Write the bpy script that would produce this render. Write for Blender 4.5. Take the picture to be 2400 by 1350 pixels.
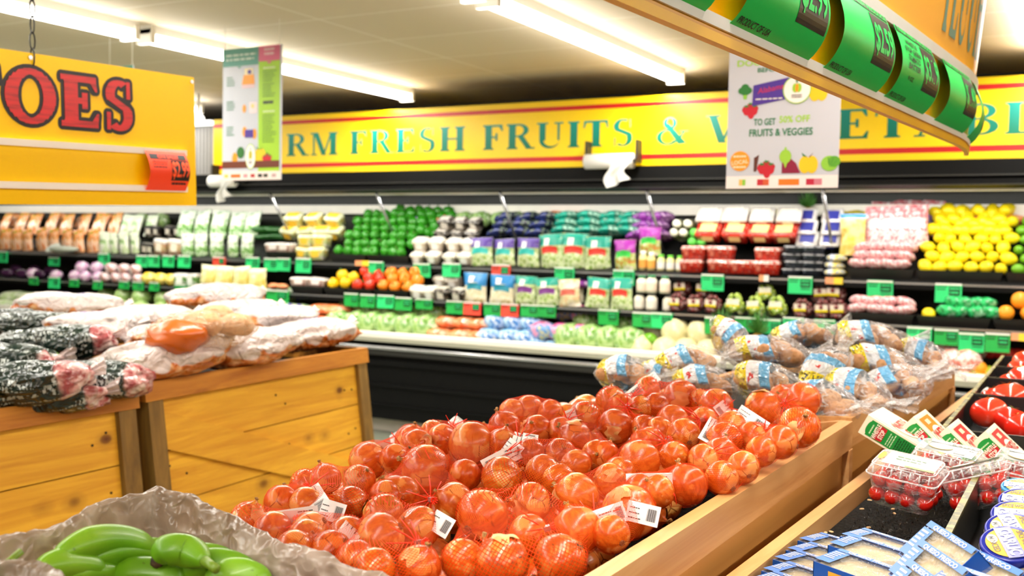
import bpy, math, random
import numpy as np
from mathutils import Vector, Matrix, noise
for o in list(bpy.data.objects): bpy.data.objects.remove(o)
scene = bpy.context.scene
COL = scene.collection
random.seed(7)
R_ = random.uniform
# ------------------------------------------------------------ camera (store axes: X along the wall, Y towards it, Z up)
CX, CY, FPX = 1200.0, 675.0, 2433.896
MROW = np.array([[0.87409, -0.03774, 0.48430], [0.48543, 0.03061, -0.87374], [0.01815, 0.99882, 0.04508]])
EYE = np.array([0.0, 0.0, 1.45])
def orth(m):
    u, s, vt = np.linalg.svd(m); return u @ vt
MROW = orth(MROW)
cam = bpy.data.cameras.new('camera'); camo = bpy.data.objects.new('camera', cam); COL.objects.link(camo)
cam.sensor_width = 36; cam.lens = 36 * FPX / 2400; cam.clip_start = 0.02; cam.clip_end = 60
camo.matrix_world = Matrix.Translation(Vector(EYE)) @ Matrix(MROW.tolist()).to_4x4()
cam.dof.use_dof = True; cam.dof.focus_distance = 1.5; cam.dof.aperture_fstop = 6.0
scene.camera = camo
def ray(px, py): return MROW @ np.array([(px - CX) / FPX, -(py - CY) / FPX, -1.0])
def atz(px, py, z): d = ray(px, py); return EYE + d * (z - EYE[2]) / d[2]
def aty(px, py, y): d = ray(px, py); return EYE + d * (y - EYE[1]) / d[1]
def atx(px, py, x): d = ray(px, py); return EYE + d * (x - EYE[0]) / d[0]
def atd(px, py, dep): return EYE + ray(px, py) * dep
def depth(p): return float(-(MROW.T @ (np.array(p) - EYE))[2])
# ------------------------------------------------------------ world, exposure, lights
w = bpy.data.worlds.new('world'); scene.world = w; w.use_nodes = True
w.node_tree.nodes['Background'].inputs[0].default_value = (1, .93, .85, 1)
w.node_tree.nodes['Background'].inputs[1].default_value = 0.25
vs = scene.view_settings; vs.view_transform = 'Standard'; vs.look = 'None'; vs.exposure = -0.48; vs.gamma = 1.0; vs.use_curve_mapping = False
cy = scene.cycles
cy.use_denoising = True; cy.max_bounces = 7; cy.diffuse_bounces = 3; cy.glossy_bounces = 3; cy.transmission_bounces = 4
cy.transparent_max_bounces = 14; cy.caustics_reflective = False; cy.caustics_refractive = False; cy.sample_clamp_indirect = 6
def area(name, loc, rot, sx, sy, power, col=(1, .965, .905)):
    l = bpy.data.lights.new(name, 'AREA'); l.shape = 'RECTANGLE'; l.size = sx; l.size_y = sy; l.energy = power; l.color = col
    o = bpy.data.objects.new(name, l); COL.objects.link(o); o.location = loc; o.rotation_euler = rot; return o
LAMP_ROWS = [-6.9, -4.68, -2.46, -0.24, 1.98]       # the rows of tubes, as the two rows in view repeat over the shop
for x in LAMP_ROWS:
    for y0, y1 in ((4.15, 6.72), (1.4, 4.05), (-1.4, 1.3), (-3.9, -1.5)):
        area('tube_light', (x, (y0 + y1) / 2, 2.46), (0, 0, 0), .09, y1 - y0, 58)
        area('tube_uplight', (x, (y0 + y1) / 2, 2.50), (math.pi, 0, 0), .12, y1 - y0, 26)
for k in range(4):                                     # the case's own lamp under its canopy
    area('case_light', (-9 + k * 2.9, 6.55, 1.785), (math.radians(40), 0, 0), 2.8, .06, 17, (1, .98, .92))
# ------------------------------------------------------------ materials
def C(h):
    h = h.lstrip('#'); v = [int(h[i:i + 2], 16) / 255 for i in (0, 2, 4)]
    return tuple(c / 12.92 if c <= .04045 else ((c + .055) / 1.055) ** 2.4 for c in v) + (1.0,)
MATS = {}
class N:
    """small node-tree writer"""
    def __init__(s, name):
        s.m = bpy.data.materials.new(name); s.m.use_nodes = True; s.t = s.m.node_tree; s.b = s.t.nodes['Principled BSDF']; s.out = s.t.nodes['Material Output']
    def n(s, typ, **k):
        x = s.t.nodes.new(typ)
        for a, v in k.items(): setattr(x, a, v)
        return x
    def l(s, a, b): s.t.links.new(a, b)
    def coord(s, scale=(1, 1, 1), kind='Object', rot=(0, 0, 0)):
        c = s.n('ShaderNodeTexCoord'); mp = s.n('ShaderNodeMapping'); mp.inputs['Scale'].default_value = scale; mp.inputs['Rotation'].default_value = rot
        s.l(c.outputs[kind], mp.inputs['Vector']); return mp.outputs[0]
    def noise(s, vec, scale, detail=3, rough=.55, dist=0):
        x = s.n('ShaderNodeTexNoise'); x.inputs['Scale'].default_value = scale; x.inputs['Detail'].default_value = detail
        x.inputs['Roughness'].default_value = rough; x.inputs['Distortion'].default_value = dist; s.l(vec, x.inputs['Vector']); return x.outputs[0]
    def ridge(s, vec, scale):
        a = s.math('ABSOLUTE', s.math('SUBTRACT', s.noise(vec, scale * .55, 1, .5, .8), .5)); b = s.math('ABSOLUTE', s.math('SUBTRACT', s.noise(vec, scale * 1.5, 1, .5, .8), .5))
        return s.math('SUBTRACT', .86, s.math('ADD', s.math('MULTIPLY', a, 2.6), s.math('MULTIPLY', b, 1.3)))
    def vor(s, vec, scale, feat='F1', out=0):
        x = s.n('ShaderNodeTexVoronoi', feature=feat); x.inputs['Scale'].default_value = scale; s.l(vec, x.inputs['Vector']); return x.outputs[out]
    def ramp(s, fac, stops, interp='LINEAR'):
        x = s.n('ShaderNodeValToRGB'); x.color_ramp.interpolation = interp; e = x.color_ramp.elements
        while len(e) < len(stops): e.new(.5)
        for el, (p, c) in zip(e, stops): el.position = p; el.color = c if not isinstance(c, (int, float)) else (c, c, c, 1)
        s.l(fac, x.inputs[0]); return x.outputs[0]
    def mix(s, fac, a, b, mode='MIX'):
        x = s.n('ShaderNodeMix', data_type='RGBA', blend_type=mode)
        for i, v in ((0, fac), (6, a), (7, b)):
            if isinstance(v, (int, float, tuple)): x.inputs[i].default_value = v
            else: s.l(v, x.inputs[i])
        return x.outputs[2]
    def math(s, op, a, b=None, c=None):
        x = s.n('ShaderNodeMath', operation=op)
        for i, v in enumerate((a, b, c)):
            if v is None: continue
            if isinstance(v, (int, float)): x.inputs[i].default_value = v
            else: s.l(v, x.inputs[i])
        return x.outputs[0]
    def bump(s, h, strength=.3, dist=.01):
        x = s.n('ShaderNodeBump'); x.inputs['Strength'].default_value = strength; x.inputs['Distance'].default_value = dist
        s.l(h, x.inputs['Height']); s.l(x.outputs[0], s.b.inputs['Normal']); return x.outputs[0]
    def set(s, col=None, rough=.5, spec=.5, **k):
        if col is not None:
            if isinstance(col, tuple): s.b.inputs['Base Color'].default_value = col
            else: s.l(col, s.b.inputs['Base Color'])
        if isinstance(rough, (int, float)): s.b.inputs['Roughness'].default_value = rough
        else: s.l(rough, s.b.inputs['Roughness'])
        s.b.inputs['Specular IOR Level'].default_value = spec
        for a, v in k.items(): s.b.inputs[a.replace('_', ' ')].default_value = v
        return s.m
def paint(h, rough=.5, spec=.4, var=.06, sc=9, metal=0.0, coat=0.0, sss=0.0):
    key = ('p', h, rough, spec, var, metal, coat, sss)
    if key in MATS: return MATS[key]
    n = N('paint_' + h); c = C(h); v = n.coord()
    f = n.noise(v, sc)
    col = n.mix(f, tuple(x * (1 - var) for x in c[:3]) + (1,), tuple(min(1, x * (1 + var)) for x in c[:3]) + (1,))
    m = n.set(col, rough, spec, Metallic=metal, Coat_Weight=coat)
    if sss: n.b.inputs['Subsurface Weight'].default_value = sss; n.b.inputs['Subsurface Radius'].default_value = (.02, .01, .005)
    MATS[key] = m; return m
def speck(name, cols, scale, rough=.4, spec=.5, stretch=(1, 1, 1), detail=2, bump=0.0, pos=None, coat=0.0, bd=.01):
    """blotchy print or vegetable: a stepped ramp over noise"""
    if name in MATS: return MATS[name]
    n = N(name); v = n.coord(stretch); f = n.noise(v, scale, detail)
    k = len(cols); pos = pos or [.32 + .36 * i / max(1, k - 1) for i in range(k)]
    col = n.ramp(f, [(p, C(c)) for p, c in zip(pos, cols)])
    if bump: n.bump(f, bump, bd)
    MATS[name] = n.set(col, rough, spec, Coat_Weight=coat); return MATS[name]
def wood(name, base, dark, axis, knots=True, rough=.45, grain=26, kscale=5.0):
    if name in MATS: return MATS[name]
    n = N(name); st = [1, 1, 1]; st[axis] = .07
    v = n.coord(tuple(st)); g = n.noise(v, grain, 5, .6, 1.2)
    big = n.noise(n.coord(tuple(.6 if i != axis else .15 for i in range(3))), 6, 2)
    col = n.mix(n.ramp(g, [(.35, 0.0), (.7, 1.0)]), C(base), C(dark))
    col = n.mix(n.math('MULTIPLY', big, .35), col, C(dark))
    if knots:
        s2 = [1, 1, 1]; s2[axis] = .62
        d = n.vor(n.coord(tuple(s2)), kscale); r = n.noise(n.coord(), 3.1, 0)
        d2 = n.math('ADD', d, n.math('MULTIPLY', n.math('SUBTRACT', r, .5), .5))
        col = n.mix(n.ramp(d2, [(.07, 1.0), (.12, .8), (.15, .25), (.22, 0.0)]), col, C('5a2a0c'))
    n.bump(g, .12, .003)
    MATS[name] = n.set(col, rough, .35); return MATS[name]
def glow(name, col, s):
    n = N(name); n.b.inputs['Emission Color'].default_value = col; n.b.inputs['Emission Strength'].default_value = s
    n.l(n.ramp(n.noise(n.coord(), 2), [(0, (.95, .95, .9, 1)), (1, (1, 1, 1, 1))]), n.b.inputs['Base Color']); return n.m
def film(name, tint='ffffff', opac=.18, wr=26, rough=.12, gl=.9, bumpd=.012):
    """clear crinkled plastic: see-through with bright crinkle glints"""
    if name in MATS: return MATS[name]
    n = N(name); v = n.coord((1, 1, 2.2)); h = n.ridge(v, wr)
    bp = n.n('ShaderNodeBump'); bp.inputs['Strength'].default_value = .9; bp.inputs['Distance'].default_value = bumpd; n.l(h, bp.inputs['Height'])
    n.l(bp.outputs[0], n.b.inputs['Normal'])
    n.set(C(tint), rough, gl)
    tr = n.n('ShaderNodeBsdfTransparent'); mx = n.n('ShaderNodeMixShader')
    lw = n.n('ShaderNodeLayerWeight'); lw.inputs[0].default_value = .35; n.l(bp.outputs[0], lw.inputs['Normal'])
    crk = n.ramp(h, [(.66, 0.0), (.82, .6)])
    fac = n.math('MINIMUM', n.math('ADD', n.math('ADD', opac, n.math('MULTIPLY', lw.outputs['Facing'], .38)), n.math('MULTIPLY', crk, .45)), .95)
    n.l(fac, mx.inputs[0]); n.l(tr.outputs[0], mx.inputs[1]); n.l(n.b.outputs[0], mx.inputs[2]); n.l(mx.outputs[0], n.out.inputs[0])
    MATS[name] = n.m; return n.m
# ------------------------------------------------------------ mesh builder
class MB:
    def __init__(s): s.v = []; s.f = []; s.m = []; s.mats = []
    def mi(s, mat):
        if mat not in s.mats: s.mats.append(mat)
        return s.mats.index(mat)
    def add(s, v, f, mat, M=None):
        o = len(s.v); i = s.mi(mat)
        s.v += [tuple(M @ Vector(p)) if M is not None else tuple(p) for p in v]
        s.f += [[o + a for a in q] for q in f]; s.m += [i] * len(f); return s
    def box(s, a, b, mat, M=None):
        x0, y0, z0 = a; x1, y1, z1 = b
        v = [(x0, y0, z0), (x1, y0, z0), (x1, y1, z0), (x0, y1, z0), (x0, y0, z1), (x1, y0, z1), (x1, y1, z1), (x0, y1, z1)]
        return s.add(v, [(0, 3, 2, 1), (4, 5, 6, 7), (0, 1, 5, 4), (1, 2, 6, 5), (2, 3, 7, 6), (3, 0, 4, 7)], mat, M)
    def hexa(s, lo, hi, mat):
        """four bottom and four top corners, both counter-clockwise from above"""
        return s.add(list(lo) + list(hi), [(0, 3, 2, 1), (4, 5, 6, 7), (0, 1, 5, 4), (1, 2, 6, 5), (2, 3, 7, 6), (3, 0, 4, 7)], mat)
    def prism(s, pts, y0, y1, mat, M=None):
        """outline in x,z pushed along y"""
        n = len(pts); v = [(x, y0, z) for x, z in pts] + [(x, y1, z) for x, z in pts]
        f = [tuple(range(n)), tuple(range(2 * n - 1, n - 1, -1))] + [(i, i + n, (i + 1) % n + n, (i + 1) % n) for i in range(n)]
        return s.add(v, f, mat, M)
    def lathe(s, prof, n, mat, M=None):
        v = []; f = []
        for r, z in prof:
            for k in range(n): a = 2 * math.pi * k / n; v.append((r * math.cos(a), r * math.sin(a), z))
        for i in range(len(prof) - 1):
            for k in range(n):
                k2 = (k + 1) % n; f.append((i * n + k, i * n + k2, (i + 1) * n + k2, (i + 1) * n + k))
        return s.add(v, f, mat, M)
    def tube(s, path, rad, n, mat, caps=True, M=None):
        path = [Vector(p) for p in path]; v = []; f = []
        rad = rad if isinstance(rad, (list, tuple)) else [rad] * len(path)
        t0 = (path[1] - path[0]).normalized(); up = Vector((0, 0, 1)) if abs(t0.z) < .9 else Vector((1, 0, 0)); nrm = t0.cross(up).normalized()
        for i, p in enumerate(path):
            t = (path[min(i + 1, len(path) - 1)] - path[max(i - 1, 0)]).normalized()
            nrm = (nrm - t * nrm.dot(t)).normalized(); b = t.cross(nrm)
            for k in range(n):
                a = 2 * math.pi * k / n; v.append(tuple(p + (nrm * math.cos(a) + b * math.sin(a)) * rad[i]))
        for i in range(len(path) - 1):
            for k in range(n):
                k2 = (k + 1) % n; f.append((i * n + k, i * n + k2, (i + 1) * n + k2, (i + 1) * n + k))
        if caps: f.append(tuple(range(n - 1, -1, -1))); f.append(tuple((len(path) - 1) * n + k for k in range(n)))
        return s.add(v, f, mat, M)
    def ball(s, r, mat, nu=16, nv=10, M=None, fn=None):
        rx, ry, rz = r if isinstance(r, tuple) else (r, r, r); v = []; f = []
        for i in range(nv + 1):
            th = math.pi * i / nv
            for k in range(nu):
                a = 2 * math.pi * k / nu; d = Vector((math.sin(th) * math.cos(a), math.sin(th) * math.sin(a), math.cos(th)))
                q = fn(d) if fn else 1.0
                v.append((d.x * rx * q, d.y * ry * q, d.z * rz * q))
        for i in range(nv):
            for k in range(nu):
                k2 = (k + 1) % nu; f.append((i * nu + k, (i + 1) * nu + k, (i + 1) * nu + k2, i * nu + k2))
        return s.add(v, f, mat, M)
    def grid(s, fn, nu, nv, mat, flip=False):
        v = [fn(i / nu, j / nv) for j in range(nv + 1) for i in range(nu + 1)]
        f = [(j * (nu + 1) + i, j * (nu + 1) + i + 1, (j + 1) * (nu + 1) + i + 1, (j + 1) * (nu + 1) + i) for j in range(nv) for i in range(nu)]
        if flip: f = [q[::-1] for q in f]
        return s.add(v, f, mat)
    def mesh(s, name, smooth=False):
        me = bpy.data.meshes.new(name); me.from_pydata(s.v, [], s.f)
        for m in s.mats: me.materials.append(m)
        me.polygons.foreach_set('material_index', s.m)
        if smooth: me.polygons.foreach_set('use_smooth', [True] * len(s.f))
        me.update(); return me
def put(name, me, parent=None, M=None):
    o = bpy.data.objects.new(name, me); COL.objects.link(o)
    if parent is not None: o.parent = parent
    if M is not None: o.matrix_local = M
    return o
def part(mb, name, parent, smooth=False, M=None, label=None):
    o = put(name, mb.mesh(name, smooth), parent, M)
    if label: o['label'] = label
    return o
def tag(o, label, cat, group=None, kind=None):
    o['label'] = label; o['category'] = cat
    if group: o['group'] = group
    if kind: o['kind'] = kind
    return o
def thing(name, label, cat, M=None, group=None):
    o = bpy.data.objects.new(name, None); COL.objects.link(o); o.empty_display_size = .05
    if M is not None: o.matrix_world = M
    return tag(o, label, cat, group)
def solo(mb, name, label, cat, M=None, group=None, smooth=False, kind=None):
    o = put(name, mb.mesh(name, smooth), None, M); return tag(o, label, cat, group, kind)
def struct(mb, name, smooth=False):
    o = put(name, mb.mesh(name, smooth)); o['kind'] = 'structure'; return o
def dup(root, M, label=None, group=None):
    r = root.copy(); COL.objects.link(r); r.matrix_world = M
    if label: r['label'] = label
    if group: r['group'] = group
    for ch in list(root.children):
        c = ch.copy(); COL.objects.link(c); c.parent = r
        for g in ch.children:
            d = g.copy(); COL.objects.link(d); d.parent = c
    return r
def T(x, y, z, rz=0, rx=0, ry=0, s=1.0):
    return Matrix.Translation((x, y, z)) @ Matrix.Rotation(rz, 4, 'Z') @ Matrix.Rotation(ry, 4, 'Y') @ Matrix.Rotation(rx, 4, 'X') @ Matrix.Scale(s, 4)
def frame(O, U, V, Nn):
    """local x = U, local z = V, local -y = Nn (outwards)"""
    m = Matrix.Identity(4)
    for i in range(3): m[i][0] = U[i]; m[i][1] = -Nn[i]; m[i][2] = V[i]; m[i][3] = O[i]
    return m
# ------------------------------------------------------------ lettering
_tx = {}
def text2d(s, bold=0.0, align='CENTER'):
    k = (s, bold, align)
    if k not in _tx:
        cu = bpy.data.curves.new('t', 'FONT'); cu.body = s; cu.align_x = align; cu.align_y = 'CENTER'; cu.offset = bold; cu.resolution_u = 3
        ob = bpy.data.objects.new('t', cu); me = bpy.data.meshes.new_from_object(ob)
        _tx[k] = ([(v.co.x, v.co.y) for v in me.vertices], [tuple(p.vertices) for p in me.polygons])
        bpy.data.objects.remove(ob); bpy.data.curves.remove(cu); bpy.data.meshes.remove(me)
    return _tx[k]
class Flat:
    """printed shapes on a thing's face: local x right, z up, -y outwards; one part per name"""
    def __init__(s, parent, warp=None): s.p = parent; s.d = {}; s.warp = warp; s.o = .0006; s.k = 0
    def _mb(s, name): return s.d.setdefault(name, MB())
    def put(s, name, mat, v2, faces, off=1):
        s.k += 1; o = s.o * off + (s.k % 41) * 1.1e-5; w_ = s.warp     # no two shapes in one plane
        s._mb(name).add([(w_(x, y, o) if w_ else (x, -o, y)) for x, y in v2], faces, mat)
    def poly(s, name, mat, pts, off=1): s.put(name, mat, pts, [tuple(range(len(pts)))], off)
    def rect(s, name, mat, x0, y0, x1, y1, off=1, n=1):
        if n == 1: return s.poly(name, mat, [(x0, y0), (x1, y0), (x1, y1), (x0, y1)], off)
        for i in range(n):
            a, b = y0 + (y1 - y0) * i / n, y0 + (y1 - y0) * (i + 1) / n; s.poly(name, mat, [(x0, a), (x1, a), (x1, b), (x0, b)], off)
    def disc(s, name, mat, x, y, rx, ry=None, off=1, n=24, a0=0.0, a1=2 * math.pi):
        ry = ry or rx; s.poly(name, mat, [(x + rx * math.cos(a0 + (a1 - a0) * k / n), y + ry * math.sin(a0 + (a1 - a0) * k / n)) for k in range(n)], off)
    def text(s, name, mat, t, x, y, h, wscale=1.0, bold=.012, off=2, rot=0.0, width=None, align='CENTER', slant=0.0):
        v, f = text2d(t, bold, align)
        if width and v: wscale = width / ((max(a for a, b in v) - min(a for a, b in v)) * h / .7 + 1e-6)
        k = h / .7; cs, sn = math.cos(rot), math.sin(rot)
        pts = [((a * wscale + b * slant) * k, b * k) for a, b in v]
        s.put(name, mat, [(x + a * cs - b * sn, y + a * sn + b * cs) for a, b in pts], f, off)
        if name == 'lettering': s.done()
    def lines(s, name, mat, x0, y0, x1, n, dy, th, off=2, ragged=.25, seed=1):
        rr = random.Random(seed)
        for i in range(n):
            xx = x0; y = y0 - i * dy; end = x1 - (x1 - x0) * ragged * rr.random()
            while xx < end:
                L = (x1 - x0) * rr.uniform(.08, .22); s.rect(name, mat, xx, y, min(end, xx + L), y + th, off); xx += L + (x1 - x0) * .035
    def done(s):
        for nme, mb in s.d.items():
            mb2 = mb; part(mb2, nme, s.p)
        s.d = {}
# serif capitals: convex pieces in a unit-high box
ST, TH, SL, SH = .225, .08, .07, .06
def _r(x0, y0, x1, y1): return [(x0, y0), (x1, y0), (x1, y1), (x0, y1)]
def _stem(x, lo=True, hi=True, w=ST):
    q = [_r(x, 0, x + w, 1)]
    if lo: q += [_r(x - SL, 0, x + w + SL, SH), [(x - SL * .6, SH), (x + w + SL * .6, SH), (x + w, SH + .04), (x, SH + .04)]]
    if hi: q += [_r(x - SL, 1 - SH, x + w + SL, 1), [(x, .96 - SH), (x + w, .96 - SH), (x + w + SL * .6, 1 - SH), (x - SL * .6, 1 - SH)]]
    return q
def _ring(cx, cy_, rx, ry, ix, iy, a0, a1, n=14, icx=None):
    q = []; icx = cx if icx is None else icx
    for k in range(n):
        a, b = [math.radians(a0 + (a1 - a0) * (k + j) / n) for j in (0, 1)]
        q.append([(icx + ix * math.cos(a), cy_ + iy * math.sin(a)), (cx + rx * math.cos(a), cy_ + ry * math.sin(a)),
                  (cx + rx * math.cos(b), cy_ + ry * math.sin(b)), (icx + ix * math.cos(b), cy_ + iy * math.sin(b))])
    return q
def _diag(x0, x1, w, y0=0, y1=1): return [[(x0, y0), (x0 + w, y0), (x1 + w, y1), (x1, y1)]]
def _arm(x0, x1, y, up): # thin arm with a beak
    d = .17 * up; lo, hi = (y, y + TH) if up > 0 else (y - TH, y)
    return [_r(x0, lo, x1, hi), [(x1 - .11, hi if up > 0 else lo), (x1, hi if up > 0 else lo), (x1 + .02, y + d + TH * up), (x1 - .02, y + d + TH * up)]]
GL = {
 'F': (.70, _stem(.08) + _arm(.2, .66, 1, -1) + [_r(.2, .47, .48, .54), [(.43, .36), (.5, .36), (.5, .66), (.43, .66)]]),
 'E': (.76, _stem(.08) + _arm(.2, .68, 1, -1) + _arm(.2, .71, 0, 1) + [_r(.2, .48, .48, .55), [(.43, .38), (.5, .38), (.5, .66), (.43, .66)]]),
 'L': (.70, _stem(.08) + _arm(.2, .66, 0, 1)),
 'H': (.92, _stem(.08) + _stem(.62) + [_r(.2, .47, .7, .54)]),
 'I': (.38, _stem(.08)),
 'T': (.78, _stem(.29, hi=False) + [_r(.03, 1 - TH, .75, 1), [(.01, .72), (.05, .72), (.12, 1), (.03, 1)], [(.73, .72), (.77, .72), (.75, 1), (.66, 1)]]),
 'V': (.86, _diag(.32, .05, .21) + _diag(.39, .70, .075) + [_r(-.02, 1 - SH, .36, 1), _r(.60, 1 - SH, .88, 1)]),
 'A': (.90, _diag(.08, .40, .075) + _diag(.57, .34, .20) + [_r(.2, .30, .66, .36), _r(-.0, 0, .25, SH), _r(.50, 0, .86, SH)]),
 'M': (1.10, _stem(.80) + [_r(.1, 0, .17, 1), _r(.02, 0, .27, SH), _r(.0, 1 - SH, .24, 1)] + _diag(.45, .12, .19) + _diag(.50, .80, .075)),
 'U': (.88, [_r(.08, .3, .28, 1), _r(.0, 1 - SH, .36, 1), _r(.66, .3, .73, 1), _r(.56, 1 - SH, .84, 1)] + _ring(.405, .32, .325, .33, .255, .24, 180, 360, icx=.47)),
 'O': (.94, _ring(.47, .5, .43, .52, .24, .45, 0, 360, 28)),
 'G': (.92, _ring(.47, .5, .43, .52, .24, .45, 40, 330, 24) + [_r(.60, .05, .80, .42), _r(.50, .38, .90, .43), [(.73, .64), (.78, .64), (.80, .96), (.76, .96)]]),
 'B': (.80, _stem(.08) + _ring(.40, .755, .32, .245, .16, .18, -90, 90) + _ring(.42, .265, .36, .265, .18, .20, -90, 90) + [_r(.2, .94, .42, 1), _r(.2, .485, .42, .545), _r(.2, 0, .43, .06)]),
 'R': (.90, _stem(.08) + _ring(.40, .745, .33, .255, .17, .19, -90, 90) + [_r(.2, .935, .42, 1), _r(.2, .475, .42, .54)] + _diag(.66, .36, .2, 0, .52) + [_r(.64, 0, .94, SH)]),
 'S': (.68, _ring(.33, .74, .28, .275, .12, .21, 55, 205) + [[(.05, .70), (.10, .58), (.50, .36), (.61, .31), (.60, .42), (.54, .50), (.20, .68)]] + _ring(.33, .265, .28, .28, .12, .215, -135, 30)
       + [[(.52, .68), (.565, .68), (.56, 1), (.52, 1)], [(.07, .0), (.11, .0), (.115, .32), (.07, .32)]]),
 '&': (1.0, _ring(.42, .78, .20, .23, .09, .17, 0, 360, 20) + _ring(.36, .27, .34, .29, .19, .22, 70, 330, 20) + [[(.24, .74), (.38, .78), (.92, .04), (.68, .0)], [(.62, .16), (.70, .12), (.88, .46), (.82, .48)], _r(.70, .45, .98, .50)]),
 'P': (.78, _stem(.08) + _ring(.40, .72, .32, .28, .16, .21, -90, 90) + [_r(.2, .935, .42, 1), _r(.2, .44, .42, .51)]),
}
def serif(s, gap=.10):
    """pieces of a line of capitals, its left end at x = 0, with its length"""
    x = 0; q = []
    for ch in s:
        if ch == ' ': x += .42; continue
        w_, ps = GL[ch]; q += [[(x + a, b) for a, b in p] for p in ps]; x += w_ + gap
    return q, x - gap
# ------------------------------------------------------------ the room
YEL, RED_, WHT, BLK = paint('ffd400', .35, .4, .03), paint('c01414', .35), paint('eeeae4', .4), paint('101012', .4, .4)
n = N('ceiling_panel'); v = n.coord(); br = n.n('ShaderNodeTexBrick'); br.offset = 0.0; br.inputs['Scale'].default_value = 1; br.inputs['Mortar Size'].default_value = .006
br.inputs['Brick Width'].default_value = 1.22; br.inputs['Row Height'].default_value = .63; br.inputs['Color1'].default_value = C('dccdb4'); br.inputs['Color2'].default_value = C('d8c8ae'); br.inputs['Mortar'].default_value = C('f2e9da')
n.l(v, br.inputs['Vector']); n.bump(n.noise(v, 60), .05, .002); M_CEIL = n.set(br.outputs[0], .7, .2)
n = N('floor_tile'); v = n.coord(); br = n.n('ShaderNodeTexBrick'); br.offset = 0.0; br.inputs['Scale'].default_value = 1; br.inputs['Mortar Size'].default_value = .003
br.inputs['Brick Width'].default_value = .305; br.inputs['Row Height'].default_value = .305; br.inputs['Color1'].default_value = C('8d9484'); br.inputs['Color2'].default_value = C('868d7d'); br.inputs['Mortar'].default_value = C('6c7066')
n.l(v, br.inputs['Vector']); M_FLOOR = n.set(br.outputs[0], .25, .5)
M_WALL = paint('8a8478', .7); M_DARK = paint('2b2a28', .6)
ZC = 2.62
m = MB(); m.box((-13, -5, -.1), (5, 7.7, 0), M_FLOOR); struct(m, 'floor')
m = MB(); m.box((-13, -5, ZC), (5, 7.7, ZC + .1), M_CEIL); struct(m, 'ceiling')
m = MB(); m.box((-13, 7.6, 0), (5, 7.7, ZC), M_DARK); struct(m, 'wall_back')
m = MB(); m.box((-13.1, -5, 0), (-13, 7.7, ZC), M_WALL); struct(m, 'wall_left')
m = MB(); m.box((5, -5, 0), (5.1, 7.7, ZC), M_WALL); struct(m, 'wall_right')
m = MB(); m.box((-13, -5.1, 0), (5, -5, ZC), M_WALL); struct(m, 'wall_front')
# ceiling tube fixtures
TUBE = glow('tube_glass', (1, .97, .9, 1), 9.0); FIX = paint('e9e4d8', .4)
def fixture(x, y0, y1, label, cat='ceiling light'):
    t = thing('tube_light_fixture', label, cat, T(x, y0, ZC), 'ceiling tube fixtures'); L = y1 - y0
    m = MB(); m.prism([(-.065, 0), (-.05, -.045), (.05, -.045), (.065, 0)], 0, L, FIX); part(m, 'housing', t)
    for s in (-1, 1):
        m = MB(); m.tube([(s * .028, .03, -.072), (s * .028, L - .03, -.072)], .019, 12, TUBE); part(m, 'tube', t, True)
    for yy in (0, L - .03):
        m = MB(); m.prism([(-.06, -.02), (-.06, -.10), (.06, -.10), (.06, -.02)], yy, yy + .03, FIX); part(m, 'end_cap', t)
    return t
fixture(-4.68, 4.13, 6.72, 'bright tube light ending over the long yellow sign, second of the row at the left')
fixture(-4.68, 1.4, 4.05, 'bright tube light at the top left corner, nearer one of its row')
fixture(-2.46, 4.15, 6.66, 'bright tube light right of the picture centre, ending above the yellow sign')
fixture(-2.46, 1.4, 4.05, 'tube light overhead, nearer one of the middle row')
fixture(-6.9, 4.1, 6.7, 'tube light far left above the yellow potato sign')
# ------------------------------------------------------------ the display case
CB = paint('060606', .55, .15); CG = paint('2a2926', .4, .4); CW = paint('f3efe2', .3, .5); SIL = paint('b9b9bc', .25, .6, metal=.8); DK = paint('0a0a0a', .5)
X0, X1 = -12.0, 3.2
case = thing('refrigerated_display_case', 'long black open refrigerated produce case along the back wall', 'display case', T(0, 0, 0))
def cpart(name, boxes, mat=None, label=None):
    m = MB()
    for a, b in boxes: m.box(a, b, mat)
    return part(m, name, case, False, None, label)
cpart('kick_plate', [((X0, 6.38, 0), (X1, 6.45, .10))], paint('cfcac0', .5), 'pale kick plate')
cpart('plinth', [((X0, 6.44, .0), (X1, 7.3, .14))], DK)
cpart('front_panel', [((X0, 6.22, .12), (X1, 6.40, .70)), ((X0, 6.20, .22), (X1, 6.23, .235)), ((X0, 6.195, .36), (X1, 6.23, .385)), ((X0, 6.19, .52), (X1, 6.23, .56))], CB)
m = MB(); m.tube([(X0, 6.15, .655), (X1, 6.15, .655)], .016, 10, SIL); part(m, 'bumper_rail', case, True, None, 'silver bumper rail')
cpart('bumper_mount', [((X0, 6.16, .60), (X1, 6.23, .71))], CG)
m = MB(); m.prism([(6.10, .735), (6.10, .765), (6.115, .775), (6.15, .775), (6.165, .765), (6.165, .70), (6.135, .70)], X0, X1, CW, Matrix(((0, 1, 0, 0), (1, 0, 0, 0), (0, 0, 1, 0), (0, 0, 0, 1)))); part(m, 'front_lip', case, False, None, 'white rounded front lip')
cpart('lower_deck', [((X0, 6.16, .66), (X1, 7.05, .70))], DK)
SWAP = Matrix(((0, 1, 0, 0), (1, 0, 0, 0), (0, 0, 1, 0), (0, 0, 0, 1)))
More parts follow.
